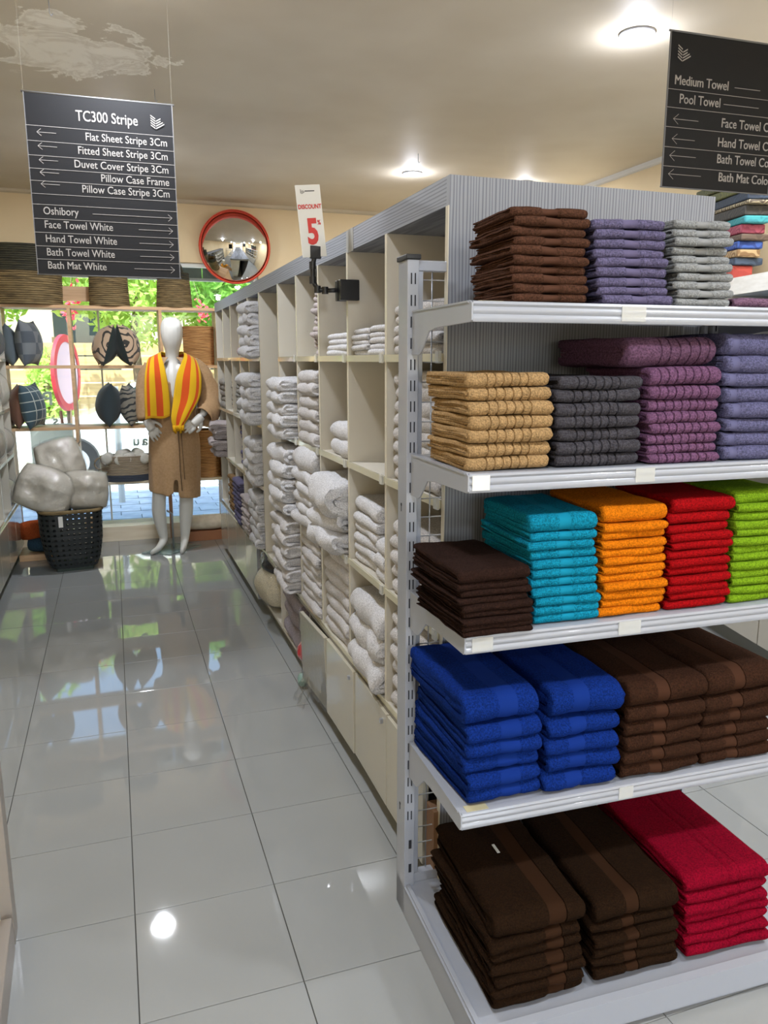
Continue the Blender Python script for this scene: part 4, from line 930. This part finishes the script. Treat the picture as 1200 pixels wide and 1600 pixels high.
# robe
def robe():
    prof = [(1.585, .075, .075, .455), (1.57, .125, .095, .455), (1.54, .185, .115, .455), (1.48, .215, .125, .455), (1.40, .21, .135, .452), (1.28, .195, .14, .448), (1.15, .180, .135, .445), (1.03, .185, .135, .443),
            (.92, .200, .145, .443), (.80, .203, .15, .44), (.68, .202, .15, .436), (.58, .200, .15, .432), (.50, .198, .15, .428), (.47, .198, .15, .426)]
    n = 72; rings = []
    for (z, rx, ry, cx) in prof:
        ring = []
        for k_ in range(n):
            a = -math.pi/2+2*math.pi*k_/n
            low = max(0, (1.1-z)/.6)
            f = 1+.035*low*math.sin(a*7+1.0)+.02*low*math.sin(a*13+z*5)+.012*math.sin(a*5+z*9)
            zz = z
            if z < .6: zz = z+(.05*max(0, -math.cos(a))*1.0 - .02*max(0, math.cos(a)))+ (.03 if abs(k_) < 2 or k_ > n-3 else 0)
            ring.append(rel(cx+rx*f*math.cos(a), 6.475+ry*f*math.sin(a), zz))
        rings.append(ring)
    mb = MB(); N = n; mb.v = [p for r_ in rings for p in r_]
    for i in range(len(rings)-1):
        zc = (prof[i][0]+prof[i+1][0])/2
        for k_ in range(N):
            dk_ = min(k_+.5, N-k_-.5)
            if zc > 1.30 and dk_ < (zc-1.30)*14+.6: continue
            if zc < .56 and dk_ < 1.2: continue
            mb.f.append((i*N+k_, i*N+(k_+1) % N, (i+1)*N+(k_+1) % N, (i+1)*N+k_)); mb.mi.append(0)
    o = mb.build('robe', M['robe'], man, True); o['label'] = 'tan bathrobe with wide sleeves'
    s_ = o.modifiers.new('s', 'SOLIDIFY'); s_.thickness = .006; s_.offset = 0
    o.modifiers.new('b', 'SUBSURF').levels = 1; o.modifiers['b'].render_levels = 1
    return o
rb_ = robe()
def sleeve(pts, rad, squ):
    rings = []
    P = [Vector(rel(*p)) for p in pts]
    # resample
    Q = []; RR = []
    for i in range(len(P)-1):
        for q in range(4):
            f = q/4; Q.append(P[i].lerp(P[i+1], f)); RR.append(rad[i]*(1-f)+rad[i+1]*f)
    Q.append(P[-1]); RR.append(rad[-1])
    for _ in range(3):
        Q = [Q[0]]+[(Q[i-1]+Q[i]*2+Q[i+1])/4 for i in range(1, len(Q)-1)]+[Q[-1]]
    n = 28
    for i, p in enumerate(Q):
        t = (Q[min(i+1, len(Q)-1)]-Q[max(i-1, 0)]).normalized(); e1 = t.cross(Vector((0, 1, 0))).normalized(); e2 = t.cross(e1)
        rings.append([p+(e1*math.cos(a)+e2*math.sin(a)*squ)*RR[i]*(1+.04*math.sin(a*3+i*.8)+.03*math.sin(i*1.7+a*5)) for a in [2*math.pi*k_/n for k_ in range(n)]])
    mb = MB().rings([[tuple(v) for v in r_] for r_ in rings], 0, False, False); o = mb.build('sleeve', M['robe'], rb_, True)
    s_ = o.modifiers.new('s', 'SOLIDIFY'); s_.thickness = .006; s_.offset = 0
    # cuff trim
    tr = rings[-3]; MB().tube([tuple(v*1.0) for v in tr], .0028, 6, closed=True).build('cuff_piping', M['robe_trim'], o, True)
sleeve([(.60, 6.48, 1.515), (.675, 6.47, 1.46), (.72, 6.44, 1.33), (.735, 6.39, 1.21), (.705, 6.33, 1.14), (.665, 6.29, 1.115)], [.075, .085, .088, .092, .09, .085], .85)
sleeve([(.31, 6.48, 1.505), (.27, 6.47, 1.44), (.238, 6.45, 1.30), (.228, 6.42, 1.19), (.238, 6.395, 1.10)], [.07, .078, .072, .066, .064], .9)
MB().tube([rel(.455, 6.335, 1.32), rel(.462, 6.328, 1.1), rel(.47, 6.32, .9), rel(.468, 6.318, .7), rel(.475, 6.315, .53)], .0032, 6).build('piping', M['robe_trim'], rb_, True)
MB().tube([rel(.487, 6.337, 1.12), rel(.492, 6.326, .95), rel(.495, 6.32, .8), rel(.50, 6.318, .62)], .0025, 6).build('piping', M['robe_trim'], rb_, True)
# striped towel round the neck
def striped():
    m = mat('stripes', 'e9b40c', .95, sheen=.15)
    u = nd(m, 'ShaderNodeUVMap'); s_ = nd(m, 'ShaderNodeSeparateXYZ'); link(m, u.outputs[0], s_.inputs[0])
    r = nd(m, 'ShaderNodeValToRGB'); r.color_ramp.interpolation = 'CONSTANT'; e = r.color_ramp.elements
    Y_, O_ = lin('e6b30a'), lin('dc520f')
    e[0].color = Y_; e[0].position = 0; e[1].position = .1; e[1].color = O_
    for p, c in ((.21, Y_), (.45, O_), (.73, Y_)): e.new(p).color = c
    e2 = nd(m, 'ShaderNodeMath', operation='GREATER_THAN'); link(m, s_.outputs[1], e2.inputs[0]); e2.inputs[1].default_value = .965
    mx = nd(m, 'ShaderNodeMix', data_type='RGBA'); link(m, e2.outputs[0], mx.inputs[0]); link(m, s_.outputs[0], r.inputs[0]); link(m, r.outputs[0], mx.inputs[6]); mx.inputs[7].default_value = lin('d59a0a')
    link(m, mx.outputs[2], pb(m).inputs['Base Color']); bump(m, 500, .6, .003); return m
def drape(inner, outer, nm):
    I = [Vector(p) for p in inner]; O = [Vector(p) for p in outer]
    def cr(P, t):
        n = len(P)-1; i = min(int(t*n), n-1); f = t*n-i; p0, p1, p2, p3 = P[max(i-1, 0)], P[i], P[i+1], P[min(i+2, n)]
        return .5*((2*p1)+(p2-p0)*f+(2*p0-5*p1+4*p2-p3)*f*f+(3*p1-p0-3*p2+p3)*f**3)
    nl, nw = 60, 16; vs = []; uvs = []
    for i in range(nl+1):
        t = i/nl; a, b = cr(O, t), cr(I, t)
        for j in range(nw+1):
            f = j/nw; p = a.lerp(b, f); amp = .012*min(1, t*3)
            p.y += -amp*math.sin(f*math.pi)*1.1+.006*math.sin(f*9+t*3)*t
            p.z += .008*math.sin(f*7)*(1 if t > .9 else 0)
            vs.append(tuple(p)); uvs.append((f, t))
    fs = [(i*(nw+1)+j, i*(nw+1)+j+1, (i+1)*(nw+1)+j+1, (i+1)*(nw+1)+j) for i in range(nl) for j in range(nw)]
    me = bpy.data.meshes.new(nm); me.from_pydata(vs, [], fs); uv = me.uv_layers.new(name='UVMap')
    for lp in me.loops: uv.data[lp.index].uv = uvs[lp.vertex_index]
    me.materials.append(STR); me.shade_smooth(); return me
STR = striped()
tw = thing('striped_towel', 'yellow and orange striped towel draped round the mannequin neck', 'towel', (0, 0, 0))
L_I = [(.455, 6.54, 1.60), (.385, 6.50, 1.625), (.375, 6.39, 1.59), (.395, 6.315, 1.47), (.412, 6.295, 1.30), (.413, 6.30, 1.125)]
L_O = [(.455, 6.62, 1.50), (.325, 6.56, 1.575), (.275, 6.41, 1.565), (.240, 6.315, 1.45), (.226, 6.29, 1.28), (.223, 6.30, 1.105)]
R_I = [(.455, 6.54, 1.60), (.535, 6.50, 1.625), (.545, 6.39, 1.59), (.475, 6.315, 1.44), (.438, 6.285, 1.25), (.415, 6.25, 1.12), (.425, 6.245, 1.04)]
R_O = [(.455, 6.62, 1.50), (.595, 6.56, 1.58), (.640, 6.41, 1.56), (.665, 6.315, 1.44), (.645, 6.28, 1.28), (.56, 6.25, 1.14), (.495, 6.24, 1.045)]
for (a, b, nm) in ((L_I, L_O, 'left_drape'), (R_I, R_O, 'right_drape')):
    o = link_obj('drape', drape(a, b, nm), tw); s_ = o.modifiers.new('s', 'SOLIDIFY'); s_.thickness = .009; s_.offset = 0
mb = MB(); 
for j in range(5):
    a = j/4; mb.tube([(.43+.07*a, 6.238-.006*(j % 2), 1.06), (.435+.06*a, 6.23, 1.02+.02*(j % 2)), (.445+.045*a, 6.24, 1.0+.015*(j % 3))], [.012, .014, .008], 8)
mb.build('bunched_end', mat('towel_yellow', 'dca50b', .95), tw, True)

# ------------------------------------------------------------------ outside
pm = mat('paver', 'a4adb8', .7); noisecol(pm, '9aa6b6', 'b4bfcc', 6)
pav = struct(bx('pavement', (-6, 7.42, -.12), (9, 10.4, -.045), mat('paver_joint', '5f6770', .9)))
pme = MB().box((.004, .004, 0), (.396, .196, .04)).mesh('paver', pm); 
restp = MB()
for j in range(15):
    for i in range(-14, 22):
        x = i*.4+(.2 if j % 2 else 0); y = 7.42+j*.2
        if y > 10.3: continue
        if -1.4 < x < 2.0:
            q = link_obj('paver', pme, pav); q.location = (x, y, -.042+.002*math.sin(i*7+j*3))
        else: restp.box((x+.004, y+.004, -.042), (x+.396, y+.196, -.002))
o = restp.build('pavers', pm, pav); o['kind'] = 'stuff'
struct(bx('kerb', (-6, 10.4, -.15), (9, 10.6, .0), mat('kerb_stone', 'cfcfca', .8)))
rd = mat('road', 'b9b7b0', .9); noisecol(rd, 'b2b0a8', 'c2c0ba', 8)
struct(bx('road', (-30, 10.6, -.2), (34, 40, -.12), rd))
# awning over the window, outside
aw = MB()
for i in range(22): aw.box((-3+i*.26, 8.0, 2.34), (-3+i*.26+.25, 8.03, 2.75))
aw = aw.build('awning', mat('awning_grey', '5d6b6b', .5)); tag(aw, 'grey ribbed awning valance outside above the window', 'awning')
b_ = bx('awning_roof', (-3, 7.425, 2.75), (2.7, 8.03, 2.79), mat('awning_roof', '59656a', .6)); b_.parent = aw; bx('awning_bar', (-3, 7.99, 2.32), (2.7, 8.04, 2.345), M['wire'], aw)
# trees
leafA = mat('leaf_bright', '8fbf3a', .6); leafA.node_tree.nodes['Principled BSDF'].inputs['Transmission Weight'].default_value = 0
def leafmat(name, c1, c2):
    m = bpy.data.materials.new(name); m.use_nodes = True; t = m.node_tree; t.nodes.clear(); o = t.nodes.new('ShaderNodeOutputMaterial')
    a = t.nodes.new('ShaderNodeBsdfDiffuse'); b = t.nodes.new('ShaderNodeBsdfTranslucent'); x = t.nodes.new('ShaderNodeMixShader'); x.inputs[0].default_value = .55
    a.inputs[0].default_value = lin(c1); b.inputs[0].default_value = lin(c2)
    t.links.new(a.outputs[0], x.inputs[1]); t.links.new(b.outputs[0], x.inputs[2]); t.links.new(x.outputs[0], o.inputs[0]); return m
LM = [leafmat('leaf1', '86b055', 'b9dc62'), leafmat('leaf2', '74a34f', 'a2cf5c'), leafmat('leaf3', 'a3c070', 'd2e67e')]
bark = mat('bark', '6b5a48', .9)
def tree(loc, label, crowns, n, seed, lm, leaf=.09, trunk=2.0):
    rng = random.Random(seed); t = thing('tree', label, 'tree', loc)
    MB().tube([(0, 0, -.1), (.05, 0, trunk*.5), (0, .05, trunk), (.1, 0, trunk+.8)], [.11, .09, .07, .03], 8).build('trunk', bark, t, True)
    mb = MB()
    for _ in range(n):
        cx, cy, cz, r = rng.choice(crowns); d = Vector((rng.gauss(0, 1), rng.gauss(0, 1), rng.gauss(0, 1))).normalized()*r*rng.random()**.4
        p = Vector((cx, cy, cz))+d; u = Vector((rng.gauss(0, 1), rng.gauss(0, 1), rng.gauss(0, 1))).normalized(); v = u.orthogonal().normalized(); s_ = leaf*rng.uniform(.6, 1.3)
        mb.add([p-u*s_, p+v*s_*.45, p+u*s_, p-v*s_*.45], [(0, 1, 2, 3)])
    o = mb.build('foliage', lm, t); o['kind'] = 'stuff'
tree((-2.2, 13.5, 0), 'leafy tree seen through the left part of the window', [(0, 0, 2.8, 1.1), (.8, 0, 3.2, .9), (-.6, 0, 2.2, .8)], 5200, 1, LM[0])
tree((.4, 14.2, 0), 'light green tree behind the black and tan cushions', [(0, 0, 2.6, .9), (.9, 0, 3.0, 1.0), (-.8, 0, 3.1, .9), (1.5, 0, 2.3, .6)], 6000, 2, LM[2])
tree((2.6, 13.2, 0), 'dense green tree behind the mannequin', [(0, 0, 2.4, 1.0), (.7, 0, 3.1, 1.0), (-.8, 0, 2.9, .8), (-.1, 0, 1.6, .6)], 6000, 3, LM[1])
tree((5.0, 15, 0), 'tree at the right end of the far street side', [(0, 0, 2.6, 1.4), (1, 0, 3.2, 1.2)], 4500, 4, LM[0])
tree((-5.0, 15.2, 0), 'tree at the left end of the far street side', [(0, 0, 2.6, 1.4), (1, 0, 3.2, 1.2)], 4500, 5, LM[1])
tree((-.9, 12.0, 0), 'young shrub on the far kerb between the display uprights', [(0, 0, .9, .45), (.1, 0, 1.4, .35)], 1300, 6, LM[2], .06, .9)
# red blossoms
rm_ = mat('blossom', 'd9394a', .6)
rng = random.Random(9)
for i, (x, y, z) in enumerate([(-.95, 10.6, 2.35), (-1.05, 10.6, 2.1), (.62, 11, 2.2)]):
    mb = MB()
    for _ in range(40):
        d = Vector((rng.gauss(0, .045), rng.gauss(0, .045), rng.gauss(0, .07))); u = Vector((rng.gauss(0, 1), rng.gauss(0, 1), rng.gauss(0, 1))).normalized(); v = u.orthogonal().normalized()
        mb.add([d-u*.035, d+v*.025, d+u*.035, d-v*.025], [(0, 1, 2, 3)])
    o = mb.build('paper_flower', rm_, None, False, loc=(x+.6, y, z)); tag(o, ['red hanging blossom cluster, highest at left', 'red hanging blossom cluster below the highest', 'red hanging blossom cluster above the mannequin', 'red blossom cluster beside the pink disc'][i], 'flower')
    MB().tube([(0, 0, 0), (0, 2.2, 1.0)], .003, 5).build('string', bark, o)
# fence, far wall
fe = thing('slat_fence', 'tan slatted fence along the far side of the street', 'fence', (0, 0, 0))
fm_ = wood('fence_wood', 'a98c62', 'c2a67a', (1.5, 20, 20))
for i in range(7): bx('slat', (-5, 16.4, .1+i*.26), (7, 16.43, .33+i*.26), fm_, fe)
for x in (-5, -3, -1, 1, 3, 5, 7): bx('post', (x-.05, 16.43, -.1), (x+.05, 16.5, 2.0), bark, fe)
fw = bx('house', (-9, 18, -.1), (12, 21, 4.2), mat('house_wall', 'b6ac97', .8)); tag(fw, 'pale house beyond the far fence', 'building')
MB().prism([(17.4, 4.2), (19.5, 5.6), (21.6, 4.2)], 'x', -9.5, 12.5).build('roof', mat('roof_tile', '8a5a44', .8), fw)
for i in range(6): bx('house_window', (-7.5+i*3.2, 17.97, 1.2), (-6.2+i*3.2, 18.01, 2.6), mat('dark_pane', '2b3438', .1), fw)
# pink red disc sign
ds = thing('round_sign', 'upright red rimmed pale round panel outside at left', 'sign', (-.48, 9.4, 0), (0, 0, R(74)))
mtd = Matrix.Translation((0, 0, 1.42))@Matrix.Rotation(math.pi/2, 4, 'X')
m1 = MB().lathe([(.36, -.012), (.36, .012)], 40); m1.v = [tuple(mtd@Vector(v)) for v in m1.v]; m1.build('panel', mat('panel_pink', 'ecc4c6', .5), ds, 'auto')
m1 = MB().lathe([(.34, -.02), (.42, -.02), (.42, .02), (.34, .02)], 40, cap0=False, cap1=False); m1.v = [tuple(mtd@Vector(v)) for v in m1.v]; m1.f += []; m1.build('rim', mat('rim_red', 'd22b3c', .5), ds, 'auto')
MB().tube([(0, 0, 0), (0, 0, 1.02)], .03, 10).build('stand', bark, ds, True)
# bollard pole, easel
o = MB().tube([(0, 0, -.04), (0, 0, 1.28)], .035, 14).build('bollard', mat('bollard_white', 'd9d6cd', .5), None, True, loc=(.02, 9.0, 0)); tag(o, 'slim pale post on the pavement outside', 'post')
ez = thing('easel', 'brown folding easel board standing outside behind the hamper', 'easel', (-.62, 8.6, -.0))
bw = mat('easel_brown', '8a5238', .6)
for (a, b) in (((-.16, -.12, 0), (-.1, 0, 1.05)), ((.16, -.12, 0), (.1, 0, 1.05)), ((-.16, .2, 0), (-.1, 0, 1.05)), ((.16, .2, 0), (.1, 0, 1.05))): MB().tube([a, b], .016, 6).build('leg', bw, ez)
MB().box((-.2, -.115, .33), (.2, -.095, .92), 0, Matrix.Rotation(R(-5), 4, 'X')).build('board', mat('easel_board', 'c9c3b2', .7), ez)
# parked car
car = thing('car', 'silver grey car parked on the far side of the street', 'car', (.8, 12.1, -.12))
cm = mat('car_paint', 'b9bfc1', .2, coat=1); cg = mat('car_glass', '2b3a3c', .05)
side = [(-2.1, .35), (-2.12, .72), (-1.95, .86), (-1.1, .95), (-.55, 1.38), (.75, 1.42), (1.45, .98), (2.0, .90), (2.12, .7), (2.1, .32), (1.75, .28), (-1.7, .28)]
MB().prism(side, 'y', -.82, .82).build('car_body', cm, car, bevel=.05)
MB().prism([(-.95, .97), (-.5, 1.33), (.05, 1.35), (.05, .97)], 'y', -.83, .83).build('car_window', cg, car); MB().prism([(.12, .97), (.12, 1.35), (.72, 1.35), (1.28, .98)], 'y', -.83, .83).build('car_window', cg, car)
for x in (-1.35, 1.35):
    for y in (-.78, .78):
        mt = Matrix.Translation((x, y, .32))@Matrix.Rotation(math.pi/2, 4, 'X'); w1 = MB().lathe([(.2, -.1), (.31, -.1), (.33, -.06), (.33, .06), (.31, .1), (.2, .1)], 28); w1.v = [tuple(mt@Vector(v)) for v in w1.v]; wo = w1.build('wheel', bkm, car, 'auto')
        w2 = MB().lathe([(.19, -.105), (.19, .105)], 20); w2.v = [tuple(mt@Vector(v)) for v in w2.v]; w2.build('hub_cap', M['wire'], wo, 'auto')
